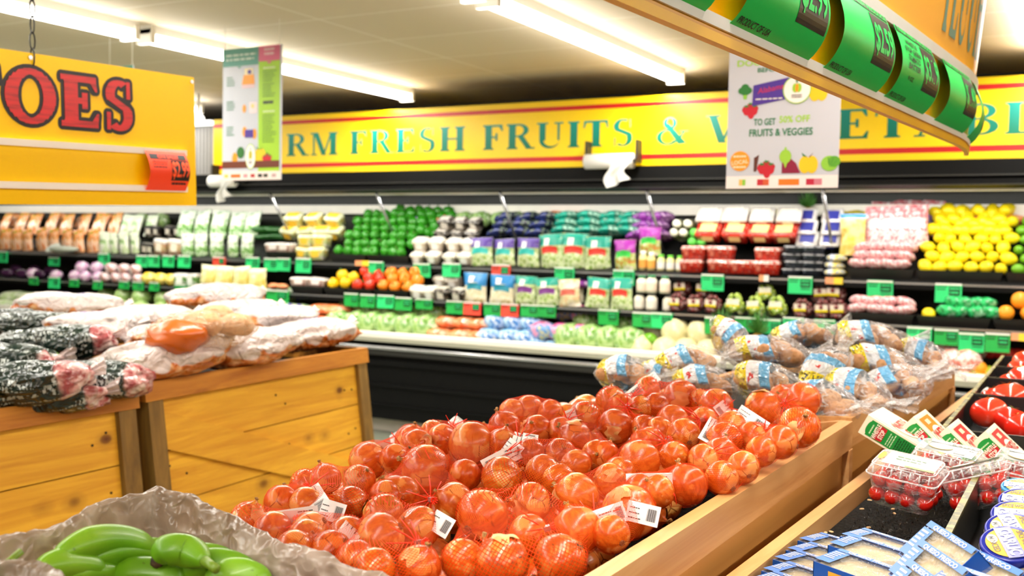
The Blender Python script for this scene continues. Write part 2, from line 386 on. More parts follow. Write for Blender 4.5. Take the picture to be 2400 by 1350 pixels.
def shelf(name, yf, zf, yb, zb):
    s = thing_part = None
    m = MB(); m.prism([(yf, zf - .025), (yb, zb - .025), (yb, zb), (yf, zf)], X0, X1, DK, SWAP); s = part(m, name, case)
    m = MB(); m.box((X0, yf - .012, zf - .036), (X1, yf, zf + .006), CB); part(m, 'price_channel', s)
    m = MB(); m.box((X0, yf - .016, zf - .008), (X1, yf - .010, zf + .004), SIL); part(m, 'edge_strip', s, False, None, 'silver strip along the shelf edge')
    return s
shelf('middle_shelf', 6.30, 1.005, 7.05, 1.06); shelf('upper_shelf', 6.50, 1.245, 7.05, 1.52)
cpart('back_panel', [((X0, 7.05, .66), (X1, 7.12, 1.80))], paint('23251f', .4, .3))
cpart('top_rail', [((X0, 6.985, 1.655), (X1, 7.06, 1.728))], CW, 'pale rail along the back of the top row')
m = MB(); m.prism([(6.46, 1.965), (6.46, 1.86), (6.42, 1.85), (6.42, 1.815), (6.50, 1.80), (7.12, 1.83), (7.12, 1.965)], X0, X1, CB, SWAP); part(m, 'canopy', case)
m = MB(); m.box((X0, 6.52, 1.79), (X1, 6.6, 1.803), CW); part(m, 'lamp_strip', case)
cpart('canopy_trim', [((X0, 6.412, 1.868), (X1, 6.46, 1.876)), ((X0, 6.405, 1.815), (X1, 6.425, 1.821))], CG)
for px, py in ((632, 465), (880, 462), (1170, 460), (1515, 458), (1927, 456)):
    p = aty(px, py, 6.5); m = MB(); m.tube([(p[0], 6.50, 1.81), (p[0] + .02, 6.78, 1.40)], .011, 8, SIL); part(m, 'support_rod', case, True, None, 'slanting steel rod')
# black ribbed unit left of the long sign
m = MB()
for k in range(26): m.box((-7.6 + k * .04, 6.55, 1.90), (-7.6 + k * .04 + .03, 6.62, 2.40), paint('8e8c8a', .5))
m.box((-7.6, 6.58, 1.90), (-6.56, 6.64, 2.40), paint('5a5854', .5)); solo(m, 'ribbed_panel', 'grey ribbed panel just left of the long yellow sign', 'panel')
m = MB(); m.box((-7.6, 6.50, 2.39), (-6.56, 6.56, 2.43), glow('panel_lamp', (1, 1, 1, 1), 2.5)); solo(m, 'strip_lamp', 'white strip lamp on top of the grey ribbed panel', 'lamp')
m = MB(); p = aty(465, 280, 6.3); m.ball(.05, glow('globe_lamp', (1, .97, .9, 1), 4.0)); m.tube([(0, 0, .04), (0, 0, ZC - p[2])], .012, 8, FIX); solo(m, 'globe_lamp', 'small round lamp right of the yellow potato sign', 'lamp', T(*p), smooth=True)
# ------------------------------------------------------------ long sign
sg = thing('wall_sign', 'long yellow sign with green capitals and red stripes over the display case', 'sign', T(-6.52, 6.50, 1.966))
m = MB(); m.box((0, 0, 0), (9.4, .10, .464), YEL); part(m, 'board', sg)
F = Flat(sg)
F.rect('stripe', RED_, 0, .044, 9.4, .078); F.rect('stripe', RED_, 0, .394, 9.4, .424)
n = N('letter_green'); sep = n.n('ShaderNodeSeparateXYZ'); n.l(n.coord(), sep.inputs[0])
M_LET = n.set(n.ramp(n.math('MULTIPLY', sep.outputs[2], 2.2), [(.25, C('00694a')), (.72, C('0d8f86'))]), .4, .3)
def word(s, px0, px1, py, z0, h):
    a = aty(px0, py, 6.5)[0] + 6.52; q, L = serif(s)
    b = (aty(px1, py, 6.5)[0] + 6.52) if px1 else a + L * h * .95
    for p in q: F.poly('lettering', M_LET, [(a + x * (b - a) / L, z0 + y * h) for x, y in p], 2)
    F.done()
ZB, HC = .138, .178
word('RM', 672, 792, 340, ZB, HC); word('FA', 572, 662, 340, ZB, HC); word('FRESH', 820, 1090, 330, ZB, HC); word('FRUITS', 1132, 1488, 315, ZB, HC)
word('&', 1538, 1616, 300, ZB, HC); word('V', 1656, 1732, 300, ZB, HC); word('EG', 1758, 1915, 290, ZB, HC); word('ETABLES', 1962, 2640, 290, ZB, HC)
F.done()
# ------------------------------------------------------------ hanging potato sign
XS = -2.5
def onX(px, py): q = atx(px, py, XS); return q[1], q[2]
tilt = math.atan2(1.943 - 1.918, 2.42 - 1.74)
ps = thing('hanging_sign', 'big yellow hanging sign with red black-edged capitals, top left', 'sign', Matrix.Translation((XS, 2.42, 1.545)) @ Matrix.Rotation(math.pi / 2, 4, 'Z') @ Matrix.Rotation(-tilt * .9, 4, 'Y'))
PY = paint('ffce00', .3, .3, .02)
m = MB(); m.box((-1.30, 0, 0), (0, .008, .405), PY); part(m, 'board', ps)
F = Flat(ps); OUT, LR = paint('1b1414', .3), speck('worn_red', ['9e1016', 'c8161b', 'd4161c'], 9, .3, stretch=(1, 1, 9))
def big(ch, px0, px1, py):
    u0, u1 = onX(px0, py)[0] - 2.42, onX(px1, py)[0] - 2.42; q, L = serif(ch)
    z0, h = .222, .136
    def hull(ps):
        ps = sorted(set(ps)); cr = lambda o, a, b: (a[0] - o[0]) * (b[1] - o[1]) - (a[1] - o[1]) * (b[0] - o[0]); out = []
        for seq in (ps, ps[::-1]):
            h_ = []
            for p_ in seq:
                while len(h_) > 1 and cr(h_[-2], h_[-1], p_) <= 0: h_.pop()
                h_.append(p_)
            out += h_[:-1]
        return out
    for p in q:
        p = [(u0 + x * (u1 - u0) / L, z0 + y * h) for x, y in p]; cx, cy_ = sum(a for a, b in p) / len(p), sum(b for a, b in p) / len(p)
        F.poly('letter_outline', OUT, hull([(x + .0145 * math.cos(6.2832 * k / 14), y + .0145 * math.sin(6.2832 * k / 14)) for x, y in p for k in range(14)]), 1)
        g = .0035
        F.poly('lettering', LR, [(x + g * (1 if x > cx else -1), y + g * (1 if y > cy_ else -1)) for x, y in p], 3)
for ch, a, b in (('S', 250, 320), ('E', 150, 238), ('O', 14, 140), ('T', -112, 4), ('A', -250, -115), ('T', -380, -255), ('O', -540, -385), ('P', -680, -560)): big(ch, a, b, 250)
F.done()
for z0 in (.155, .042):
    m = MB(); m.box((-1.28, -.010, z0), (-.045, -.002, z0 + .018), WHT); part(m, 'price_rail', ps)
def curl(fn, name, parent, mat, nu=1, nv=12):
    m = MB(); m.grid(fn, nu, nv, mat); return part(m, name, parent, True)
pt = thing('price_tag', 'orange sale price tag clipped to the rails of the yellow potato sign', 'price tag', ps.matrix_world @ T(-.215, -.009, .046))
TW, THh = .158, .118
wp = lambda x, y, o: (x, -.004 - .022 * math.sin(math.pi * min(1, max(0, y / THh))) - o, y)
curl(lambda u, v: wp(u * TW, v * THh, 0), 'card', pt, paint('f4441e', .45), 6, 12)
F = Flat(pt, wp)
F.rect('header_bar', BLK, .008, .094, .15, .110, 1, 4); F.text('header_text', paint('f4441e', .45), 'ON SALE!', .079, .102, .011, bold=.03, off=2, width=.08)
F.rect('price_block', BLK, .085, .030, .156, .092, 1, 8); F.text('price_text', paint('ff5a2c', .45), '$2.99', .1205, .062, .046, bold=.02, off=2, width=.068)
F.lines('small_print', BLK, .014, .086, .078, 3, .009, .003); F.lines('small_print', BLK, .09, .018, .15, 1, .01, .006); F.done()
for du in (-.575,):
    m = MB(); o = 0
    for k in range(16):
        z = .395 + k * .043
        for j in range(10):
            a, b = 2 * math.pi * j / 10, 2 * math.pi * (j + 1) / 10; r1, r2 = .008, .024
            P = lambda t: ((du + .03 * (z - .395)) + (r1 * math.cos(t) if k % 2 else 0), .002 + (0 if k % 2 else r1 * math.cos(t)), z + r2 * math.sin(t))
            m.tube([P(a), P(b)], .0022, 5, CG, False)
    part(m, 'chain', ps, False, None, 'dark hanging chain')
m = MB()
for u, v_ in ((-.012, .39), (-.585, .392)): m.tube([(u, -.005, v_), (u, -.002, v_)], .006, 12, SIL)
part(m, 'eyelet', ps)
# ------------------------------------------------------------ hanging posters
def poster(px0, px1, ytop, ybot, pym, name, label, y):
    a, b = aty(px0, pym, y), aty(px1, pym, y); zt, zb = aty(px0, ytop, y)[2], aty((px0 + px1) / 2, ybot, y)[2]
    t = thing(name, label, 'poster', T(a[0], y, zb)); W, H = b[0] - a[0], zt - zb
    m = MB(); m.box((0, 0, 0), (W, .004, H), paint('c8ccd8', .35, .3, .02)); part(m, 'board', t)
    for u in (.03 * W, .95 * W):
        m = MB(); m.tube([(u, .002, H - .015), (u, .002, ZC - zb)], .0016, 5, paint('f4f0e6', .5)); part(m, 'string', t)
    return t, W, H
def fruit(F, kind, x, y, s, nm='fruit_print'):
    F.done(); G, DG, BR = paint('5da52d', .5), paint('2c7a33', .5), paint('5b2b1c', .5)
    if kind == 'berry':
        for dx, dy in ((-.28, -.1), (.28, -.1), (0, .05), (.05, -.35)):
            F.poly(nm, paint('c4162c', .5), [(x + s * (dx + .3 * math.cos(a) * (1 if math.sin(a) > 0 else .75)), y + s * (dy + .34 * math.sin(a))) for a in [2 * math.pi * k / 14 for k in range(14)]], 2)
        for dx, dy in ((-.28, .18), (.28, .18), (0, .34)):
            F.poly(nm, DG, [(x + s * (dx + (.24 if k % 2 else .1) * math.cos(2 * math.pi * k / 10)), y + s * (dy + (.12 if k % 2 else .05) * math.sin(2 * math.pi * k / 10))) for k in range(10)], 3)
    if kind == 'pepper':
        for dx in (-.2, .2): F.disc(nm, paint('f2c81e', .5), x + dx * s, y, .32 * s, .48 * s, 2)
        F.poly(nm, DG, [(x - .06 * s, y + .42 * s), (x - .38 * s, y + .66 * s), (x - .3 * s, y + .46 * s)], 3); F.poly(nm, BR, [(x, y + .4 * s), (x + .26 * s, y + .66 * s), (x + .1 * s, y + .42 * s)], 3)
    if kind == 'broccoli':
        F.poly(nm, paint('8cc63f', .5), [(x - .1 * s, y - .6 * s), (x + .14 * s, y - .6 * s), (x + .2 * s, y), (x - .2 * s, y)], 2)
        for dx, dy, r in ((-.3, .1, .26), (.3, .1, .26), (0, .3, .34), (-.1, 0, .25), (.15, .0, .25)): F.disc(nm, DG, x + dx * s, y + dy * s, r * s, None, 3)
    if kind == 'eggplant':
        F.poly(nm, paint('8a1038', .5), [(x - .5 * s, y - .5 * s), (x + .62 * s, y - .5 * s), (x + .35 * s, y + .1 * s), (x - .05 * s, y + .45 * s), (x - .5 * s, y + .3 * s)], 2)
        F.disc(nm, paint('9acb3c', .5), x - .3 * s, y + .52 * s, .36 * s, .42 * s, 3); F.poly(nm, paint('9acb3c', .5), [(x - .5 * s, y + .35 * s), (x - .1 * s, y + .35 * s), (x - .28 * s, y - .2 * s)], 3)
        F.rect(nm, paint('9acb3c', .5), x - .36 * s, y + .8 * s, x - .24 * s, y + 1.08 * s, 3)
    if kind == 'lettuce':
        F.disc(nm, paint('8cc63f', .5), x, y, .55 * s, .5 * s, 2); F.disc(nm, G, x + .3 * s, y + .12 * s, .4 * s, .36 * s, 3)
        for a in (.4, 1.1, 1.8): F.poly(nm, DG, [(x, y - .3 * s), (x + .5 * s * math.cos(a), y + .4 * s * math.sin(a)), (x + .5 * s * math.cos(a) + .04 * s, y + .4 * s * math.sin(a))], 4)
    if kind == 'carrot': F.disc(nm, paint('f39a1e', .5), x, y, .28 * s, .5 * s, 2)
def badge(F, x, y, r, nm='badge_print', ry=None):
    ry = ry or r; F.done()
    F.disc(nm, paint('9acb3c', .5), x, y, r, ry, 4, 32); F.disc(nm, paint('fbf3ee', .5), x, y, r * .93, ry * .93, 5, 32)
    F.disc(nm, paint('9acb3c', .5), x - .13 * r, y + .12 * ry, .2 * r, .32 * ry, 6); F.disc(nm, paint('9acb3c', .5), x + .13 * r, y + .12 * ry, .2 * r, .32 * ry, 6)
    F.disc(nm, paint('f39a1e', .5), x, y + .12 * ry, .11 * r, .3 * ry, 7)
    for a in (-.3, 0, .3): F.poly(nm, paint('2c7a33', .5), [(x, y + .4 * ry), (x + (.3 * a - .03) * r, y + .68 * ry), (x + (.3 * a + .04) * r, y + .68 * ry)], 7)
    F.lines(nm, BLK, x - .36 * r, y - .42 * ry, x + .38 * r, 2, .14 * ry, .07 * ry, 7, .05)
TG, LGc = paint('1f7a4d', .5), paint('a5d63c', .5)
t, W, H = poster(1705, 1968, 112, 441, 300, 'hanging_poster', 'white hanging poster reading fruits and veggies half off, below the curved price board', 3.5)
F = Flat(t); U = lambda px: (px - 1705) / 263 * W; V = lambda py: (441 - py) / 331 * H
F.text('lettering', LGc, 'DOUBLE UP BUCKS', U(1835), V(150), .020, bold=.02, width=U(1945) - U(1725)); F.text('lettering', TG, 'BEFORE YOU SHOP', U(1852), V(168), .0145, bold=.018, width=U(1930) - U(1775))
F.text('lettering', TG, 'TO GET', U(1795), V(288), .0215, bold=.02, width=U(1820) - U(1768)); F.text('lettering', LGc, '50% OFF', U(1865), V(284), .0215, bold=.02, width=U(1900) - U(1829))
F.text('lettering', TG, 'FRUITS & VEGGIES', U(1833), V(313), .0235, bold=.02, width=U(1908) - U(1759))
fruit(F, 'broccoli', U(1746), V(216), .042); fruit(F, 'berry', U(1760), V(256), .05); fruit(F, 'pepper', U(1918), V(226), .058)
PU = paint('4b2f95', .5)
F.poly('card_print', PU, [(U(1764), V(250)), (U(1766), V(202)), (U(1850), V(188)), (U(1850), V(236))], 3); F.text('card_print', paint('c4305e', .5), 'Alabama', U(1808), V(212), .018, bold=.01, off=4, slant=.3, rot=.16)
F.lines('card_print', WHT, U(1772), V(236), U(1840), 1, .01, .004, 4)
badge(F, U(1869), V(217), .047)
F.rect('footer', paint('f7ecea', .5), 0, 0, W, V(412), 1)
F.disc('badge_print', paint('f39a1e', .5), U(1738), V(377), .034, None, 3); F.text('badge_print', paint('fbe7c0', .5), 'LOCAL', U(1738), V(380), .013, off=4, bold=.02, rot=.12)
F.lines('badge_print', paint('fbe7c0', .5), U(1722), V(368), U(1755), 1, .01, .006, 4); F.lines('badge_print', paint('fbe7c0', .5), U(1722), V(393), U(1755), 1, .01, .006, 4)
fruit(F, 'berry', U(1802), V(392), .055); fruit(F, 'eggplant', U(1858), V(388), .055); fruit(F, 'pepper', U(1900), V(388), .06); fruit(F, 'lettuce', U(1948), V(386), .05)
F.poly('fruit_print', paint('5b2b1c', .5), [(U(1772), V(402)), (U(1778), V(402)), (U(1784), V(363)), (U(1772), V(370))], 2)
for x, cs, wd in ((1745, ('f0c060', '8cc63f'), 8), (1795, ('c02030', 'd05a30'), 14), (1856, ('ee7a1e', 'ee7a1e'), 24), (1914, ('c02040', 'd08090'), 18)):
    F.rect('logo_print', paint(cs[0], .5), U(x - wd), V(434), U(x), V(420), 2); F.rect('logo_print', paint(cs[1], .5), U(x), V(434), U(x + wd), V(420), 2); F.done()
F.done()
t, W, H = poster(522, 660, 117, 422, 260, 'hanging_poster', 'tall narrow hanging poster with teal and pink header and green right column', 4.3)
F = Flat(t); U = lambda px: (px - 522) / 138 * W; V = lambda py: (422 - py) / 305 * H
TE, PK, LI = paint('5f9f92', .5), paint('dc6f90', .5), paint('a2cf2c', .5)
F.rect('header_panel', TE, 0, V(158), U(607), H); F.poly('header_panel', TE, [(U(556), V(159)), (U(562), V(164)), (U(568), V(159))][::-1])
F.rect('side_panel', LI, U(607), V(402), U(656), V(152)); F.rect('header_panel', PK, U(607), V(152), U(656), H, 2); F.poly('header_panel', PK, [(U(625), V(153)), (U(638), V(153)), (U(631), V(159))][::-1], 2)
F.lines('lettering', paint('d5e8de', .5), U(530), V(135), U(602), 2, V(125) - V(135), .011, 3, .1); F.lines('lettering', paint('f6d8e0', .5), U(620), V(128), U(644), 2, V(128) - V(138), .012, 3, .1)
OR = paint('f5a030', .5)
F.poly('art_print', OR, [(U(568), V(202)), (U(598), V(202)), (U(596), V(180)), (U(572), V(180))], 2); F.rect('art_print', paint('f4e6c0', .5), U(574), V(180), U(594), V(165), 2); F.rect('art_print', PU, U(582), V(178), U(590), V(169), 3); F.rect('art_print', paint('e8c8d0', .5), U(568), V(210), U(598), V(203), 2)
fruit(F, 'carrot', U(574), V(257), .045, 'art_print'); F.rect('art_print', paint('f2dce0', .5), U(586), V(268), U(604), V(243), 2); F.disc('art_print', paint('e8d080', .5), U(594), V(252), .012, None, 3)
fruit(F, 'carrot', U(575), V(310), .055, 'art_print'); fruit(F, 'carrot', U(598), V(316), .055, 'art_print'); F.rect('art_print', PU, U(576), V(324), U(596), V(306), 4)
for py in (185, 241, 300): F.lines('small_print', TG, U(532), V(py), U(553), 4, .014, .006, 2, .4, seed=py); F.done()
for py, k in ((176, 5), (205, 6), (276, 12)): F.lines('small_print', paint('4b7a2a', .5), U(617), V(py), U(650), k, .013, .005, 3, .4, seed=py); F.done()
F.lines('small_print', BLK, U(618), V(249), U(642), 1, .01, .016, 3, .05); F.lines('small_print', paint('e4f2c0', .5), U(618), V(169), U(646), 1, .01, .008, 3, .1); F.lines('small_print', paint('e4f2c0', .5), U(618), V(268), U(646), 1, .01, .008, 3, .1)
fruit(F, 'carrot', U(552), V(372), .07, 'fruit_print'); F.disc('fruit_print', paint('2c6e2a', .5), U(566), V(358), .028, .032, 3); fruit(F, 'pepper', U(612), V(366), .075); fruit(F, 'berry', U(628), V(371), .06)
F.rect('soil_print', paint('6b3018', .5), 0, V(394), U(656), V(378), 3); badge(F, U(590), V(368), .037, ry=.07)
F.rect('footer', paint('f2e2dc', .5), 0, 0, W, V(402), 2); F.rect('logo_print', paint('ee6a1e', .5), U(543), V(416), U(566), V(408), 3)
for x, c in ((532, 'd8c060'), (578, 'd89098'), (595, 'b03030'), (612, '303030'), (625, '404030'), (644, 'c0a0a0')): F.rect('logo_print', paint(c, .5), U(x - 5), V(416), U(x + 5), V(408), 3); F.done()
F.done()
t, W, H = poster(255, 312, 158, 300, 200, 'hanging_poster', 'teal topped poster mostly hidden behind the yellow potato sign', 4.3)
F = Flat(t); F.rect('header_panel', TE, 0, H * .7, W, H); F.done()
# ------------------------------------------------------------ roll of produce bags under the canopy
def bag_roll(px, py, w_, label):
    p = aty(px, py, 6.36); t = thing('produce_bag_roll', label, 'bag roll', T(*p))
    m = MB(); m.tube([(-w_ / 2, 0, 0), (w_ / 2, 0, 0)], .05, 18, paint('e9e6e2', .6)); part(m, 'roll', t, True)
    m = MB(); m.grid(lambda u, v: (w_ * .02 + u * w_ * .42 + .02 * math.sin(v * 7), -.052 + .03 * math.sin(u * 9 + v * 5) * v, .02 - v * .20 * (1 - .3 * u)), 10, 12, paint('dcdcd8', .3)); part(m, 'hanging_bag', t, True)
    m = MB(); m.box((w_ / 2, -.01, -.012), (w_ / 2 + .02, .03, .012), CG); m.box((w_ / 2 + .005, .02, -.01), (w_ / 2 + .02, .10, .14), CG); m.box((-w_ / 2 - .02, -.01, -.012), (-w_ / 2, .03, .012), CG); m.box((-w_ / 2 - .02, .02, -.01), (-w_ / 2 - .005, .10, .14), CG); part(m, 'bracket', t)
bag_roll(1428, 378, .34, 'white roll of produce bags hanging under the middle of the long sign'); bag_roll(522, 425, .26, 'crumpled roll of produce bags below the tall narrow poster')
# ------------------------------------------------------------ price tags on the shelf edges
GRN, GR2, TRD = paint('2fd27a', .4, .4, .05), paint('23a84a', .4, .4, .05), paint('f0503c', .4)
def make_tag(col, small=False):
    t = thing('price_tag', '', 'price tag')
    m = MB(); m.box((-.5, -.012, -.5), (.5, .0, .5), col); part(m, 'card', t)
    F = Flat(t); F.o = .013
    F.rect('price_block', BLK, .02, -.12, .44, .34); F.o = .014
    F.lines('price_text', GRN, .06, .18, .42, 2, .2, .10, 1, .1); F.lines('small_print', BLK, -.44, .30, -.04, 2, .14, .05, 1); F.lines('small_print', BLK, .04, -.24, .44, 1, .1, .05, 1); F.o = .013
    F.rect('header_strip', WHT, -.5, .40, .5, .5); F.done(); return t
TAGS = {c: make_tag(c) for c in (GRN, GR2, TRD)}
SA = [(8, 602, 20, 26, 0), (128, 613, 24, 20, 0), (245, 607, 24, 27, 0), (334, 612, 25, 27, 0), (362, 612, 25, 27, 0), (396, 612, 26, 27, 0), (433, 613, 28, 28, 0), (515, 615, 28, 26, 2), (593, 618, 30, 30, 0), (636, 620, 29, 30, 0), (666, 620, 29, 30, 0), (712, 622, 34, 34, 0),
      (883, 627, 34, 28, 0), (990, 633, 38, 32, 0), (1059, 633, 40, 32, 0), (1175, 638, 42, 36, 2), (1324, 645, 44, 38, 0), (1463, 650, 48, 36, 0), (1671, 662, 52, 38, 0), (1876, 668, 56, 40, 0), (2063, 678, 60, 42, 0), (2223, 687, 62, 44, 0)]
SB = [(80, 658, 20, 18, 1), (128, 662, 24, 26, 0), (175, 663, 20, 18, 1), (230, 668, 20, 20, 1), (292, 668, 22, 18, 1), (325, 670, 24, 20, 1), (363, 672, 22, 20, 1), (425, 680, 26, 28, 1), (455, 681, 26, 28, 1), (652, 695, 50, 30, 1),
      (825, 702, 32, 30, 1), (863, 705, 34, 30, 1), (905, 707, 38, 30, 0), (947, 712, 38, 30, 1), (995, 712, 38, 24, 1), (1067, 720, 38, 30, 1), (1108, 723, 40, 30, 2), (1155, 725, 38, 30, 1), (1196, 727, 40, 30, 2), (1242, 728, 40, 28, 1), (1283, 729, 40, 28, 1), (1427, 743, 46, 36, 1),
      (1506, 749, 44, 34, 1), (1552, 751, 48, 36, 0), (1678, 763, 50, 40, 1), (1750, 760, 52, 34, 1), (1807, 765, 46, 34, 0), (1860, 760, 48, 32, 0), (1933, 765, 50, 32, 0), (2155, 787, 58, 40, 0), (2218, 790, 56, 36, 1), (2277, 802, 60, 44, 0), (2338, 803, 58, 44, 1)]
def near(px, rows):
    k = min(range(len(rows)), key=lambda i: abs(rows[i][0] - px)); return rows[k][1]
NA = [(60, 'the bagged carrots'), (250, 'the celery hearts'), (335, 'the baby corn packs'), (365, 'the baby corn packs, second one'), (396, 'the bagged greens, first one'), (433, 'the bagged greens, second one'), (515, 'the bagged greens'), (593, 'the bagged greens, last one'), (636, 'the snack trays, left twin'), (666, 'the snack trays, right twin'), (712, 'the squash packs'), (883, 'the green pepper heap'), (990, 'the left mushroom packs'), (1059, 'the right mushroom packs'), (1175, 'the purple topped salad bags'), (1324, 'the teal topped salad bags'), (1463, 'the magenta salad bag'), (1671, 'the strawberry packs'), (1876, 'the blueberry packs'), (2063, 'the radish bags'), (2223, 'the lemon heap')]
names = ['green', 'darker green', 'red']
for rows, y, shelf_n in ((SA, 6.476, 'upper'), (SB, 6.276, 'middle')):
    for i, (px, py, w_, h, c) in enumerate(rows):
        col = (GRN, GR2, TRD)[c]; p = aty(px, py, y); k = depth(p) / FPX
        wx = abs(aty(px + w_ / 2, py, y)[0] - aty(px - w_ / 2, py, y)[0]); hz = h * k * 1.02
        M = T(p[0], y, p[2], 0, R_(-.08, .12)) @ Matrix.Diagonal((wx, 1, hz, 1))
        if shelf_n == 'upper': lab = f'{names[c]} price tag on the upper shelf edge below {near(px, NA)}' if i > 1 else f'{names[c]} price tag at the far left of the upper shelf edge, {"outermost" if i == 0 else "next to outermost"}'
        else: lab = f'{names[c]} price tag on the middle shelf edge, number {i + 1} from its left end'
        dup(TAGS[col], M, lab, f'price tags on the {shelf_n} shelf edge')
for t in TAGS.values():
    for c in list(t.children): bpy.data.objects.remove(c)
    bpy.data.objects.remove(t)
for px, py, w_, y, b in ((1791, 652, 20, 6.476, 'beside the blueberry packs'), (1955, 658, 36, 6.476, 'under the blue and white packs'), (850, 617, 36, 6.476, 'under the green pepper heap'), (2388, 790, 30, 6.276, 'at the right end of the middle shelf')):
    p = aty(px, py, y); k = depth(p) / FPX; m = MB(); a = w_ * k * .55
    m.box((-a, -.01, -.02), (0, 0, .02), paint('f0a070', .5)); m.box((0, -.01, -.02), (a, 0, .02), paint('f5d23c', .5) if w_ > 25 else WHT)
    solo(m, 'shelf_label', f'small orange and white shelf label {b}', 'shelf label', T(p[0], y, p[2]))
# ------------------------------------------------------------ wooden crates
PINE_X = wood('pine_long', 'e6b436', 'c08622', 0, True, .45, 22, 6.5); PINE_R = wood('pine_rim', 'c98a32', '9a5a1c', 0, False, .45)
POST = wood('pine_post', '8a6a30', '5f4720', 2, True, .55); TAN_X = wood('fir_long', 'e6b478', 'ba7c42', 0, True, .4, 18, 3.4); PLY = wood('plywood', 'dca258', 'c08442', 0, False, .4, 8)
def mat_black(name, boost=1.0):
    if name in MATS: return MATS[name]
    n = N(name); v = n.coord(); h = n.noise(v, 170, 3, .7); s = n.vor(v, 330)
    n.bump(h, 1.0, .02); d = n.ramp(s, [(.0, 1.0), (.12, 0.0)]); k = n.ramp(n.noise(v, 55, 2), [(.60, 0.0), (.68, 1.0)])
    MATS[name] = n.set(n.mix(n.math('MULTIPLY', d, k), C('050505'), C('8a867c')), n.ramp(h, [(.3, .4), (.7, .8)]), .25); return MATS[name]
MATB = mat_black('mat_black')
def crate(P0, P1, zt, back, label, lean=0.0, rim_h=.058, pine=True, brace=False, cat='crate', name='produce_crate', fl=.06, drop=0.0):
    L = math.hypot(P1[0] - P0[0], P1[1] - P0[1]); ang = math.atan2(P1[1] - P0[1], P1[0] - P0[0])
    t = thing(name, label, cat, T(P0[0], P0[1], 0, ang)); yf = lambda z: -lean * (zt - z)
    rm, pm, po = (PINE_R, PINE_X, POST) if pine else (TAN_X, PLY, TAN_X)
    def slab(nm, x0, x1, z0, z1, off, th, mat, x2=None, x3=None):
        x2 = x0 if x2 is None else x2; x3 = x1 if x3 is None else x3; m = MB()
        a0, a1 = yf(z0) + off, yf(z1) + off
        m.hexa([(x0, a0, z0), (x1, a0, z0), (x1, a0 + th, z0), (x0, a0 + th, z0)], [(x2, a1, z1), (x3, a1, z1), (x3, a1 + th, z1), (x2, a1 + th, z1)], mat); return part(m, nm, t)
    zr = zt - rim_h
    slab('rim_board', 0, L, zr, zt, 0, .024, rm)
    for x in (0, L - .022): # end boards, lower towards the far side when the crate is a sloping display
        m = MB(); m.hexa([(x, .0245, zr), (x + .022, .0245, zr), (x + .022, back, zr - drop), (x, back, zr - drop)], [(x, .0245, zt), (x + .022, .0245, zt), (x + .022, back, zt - drop), (x, back, zt - drop)], rm); part(m, 'rim_board', t)
    m = MB(); m.box((0, back, zr - drop), (L, back + .022, zt - drop), rm); part(m, 'rim_board', t)
    if pine:
        pw = .062
        for a in (.012, L - .012 - pw): slab('corner_post', a, a + pw, 0, zr - .001, .004, .05, po)
        n_ = 6; hz = zr / n_
        for k in range(n_): slab('plank', pw + .012, L - pw - .012, k * hz, (k + 1) * hz - .004, .022, .02, pm)
        if brace: # sloping brace board under the rim
            m = MB(); c = [(.075, .80), (L - .08, .44), (L - .08, .555), (.075, .915)]; v_ = [(x, yf(z) + .006, z) for x, z in c] + [(x, yf(z) + .0215, z) for x, z in c]
            m.add(v_, [(0, 1, 2, 3), (7, 6, 5, 4), (0, 4, 5, 1), (1, 5, 6, 2), (2, 6, 7, 3), (3, 7, 4, 0)], pm); part(m, 'diagonal_brace', t)
        F = []
        rr = random.Random(int(L * 1000)); m = MB(); m.tube([(0, .0024, 0), (0, 0, 0)], .0038, 8, BLK); nme = m.mesh('nail')
        for k in range(n_):
            for x in (pw + .03, pw + .10, L * .52, L * .56, L - pw - .05, L - pw - .10):
                z = (k + .3 + .4 * rr.random()) * hz; put('nail', nme, t, T(x, yf(z) + .0195, z))
        for x in (0, L - .02):
            m = MB(); m.hexa([(x, yf(0) + .06, 0), (x + .02, yf(0) + .06, 0), (x + .02, back, 0), (x, back, 0)], [(x, .06, zr - .001), (x + .02, .06, zr - .001), (x + .02, back, zr - .001), (x, back, zr - .001)], pm); part(m, 'end_panel', t)
    else:
        slab('side_panel', 0, L, 0, zr - .001, .012, .014, pm)
        for x in (0, L - .014):
            m = MB(); m.box((x, .027, 0), (x + .014, back, zr - .001 - drop), pm); part(m, 'end_panel', t)
        slab('corner_post', L - .03, L, 0, zr - .001, -.002, .014, po)
    m = MB(); m.box((0, back + .002, 0), (L, back + .018, zr - drop - .001), pm); part(m, 'back_panel', t)
    m = MB(); m.box((.022, .025, zt - fl - .02), (L - .022, back, zt - fl), MATB); part(m, 'inner_deck', t)
    return t, L
crate((-2.43, 1.00), (-2.445, 2.140), .995, .95, 'yellow pine crate at the left edge holding dark green printed potato bags', .13)
crate((-2.437, 2.155), (-2.53, 3.372), 1.01, 1.0, 'yellow pine crate with diagonal brace holding white printed potato bags', .13, brace=True)
crate((-.4425, .875), (-.4145, 2.215), 1.09, .60, 'tan wooden crate holding the netted onions', pine=False, rim_h=.056, fl=.085, drop=.11)
crate((-.4245, 2.255), (-.347, 3.456), 1.09, .62, 'tan wooden crate holding clear bags of brown potatoes', pine=False, rim_h=.062, fl=.06, drop=.05)
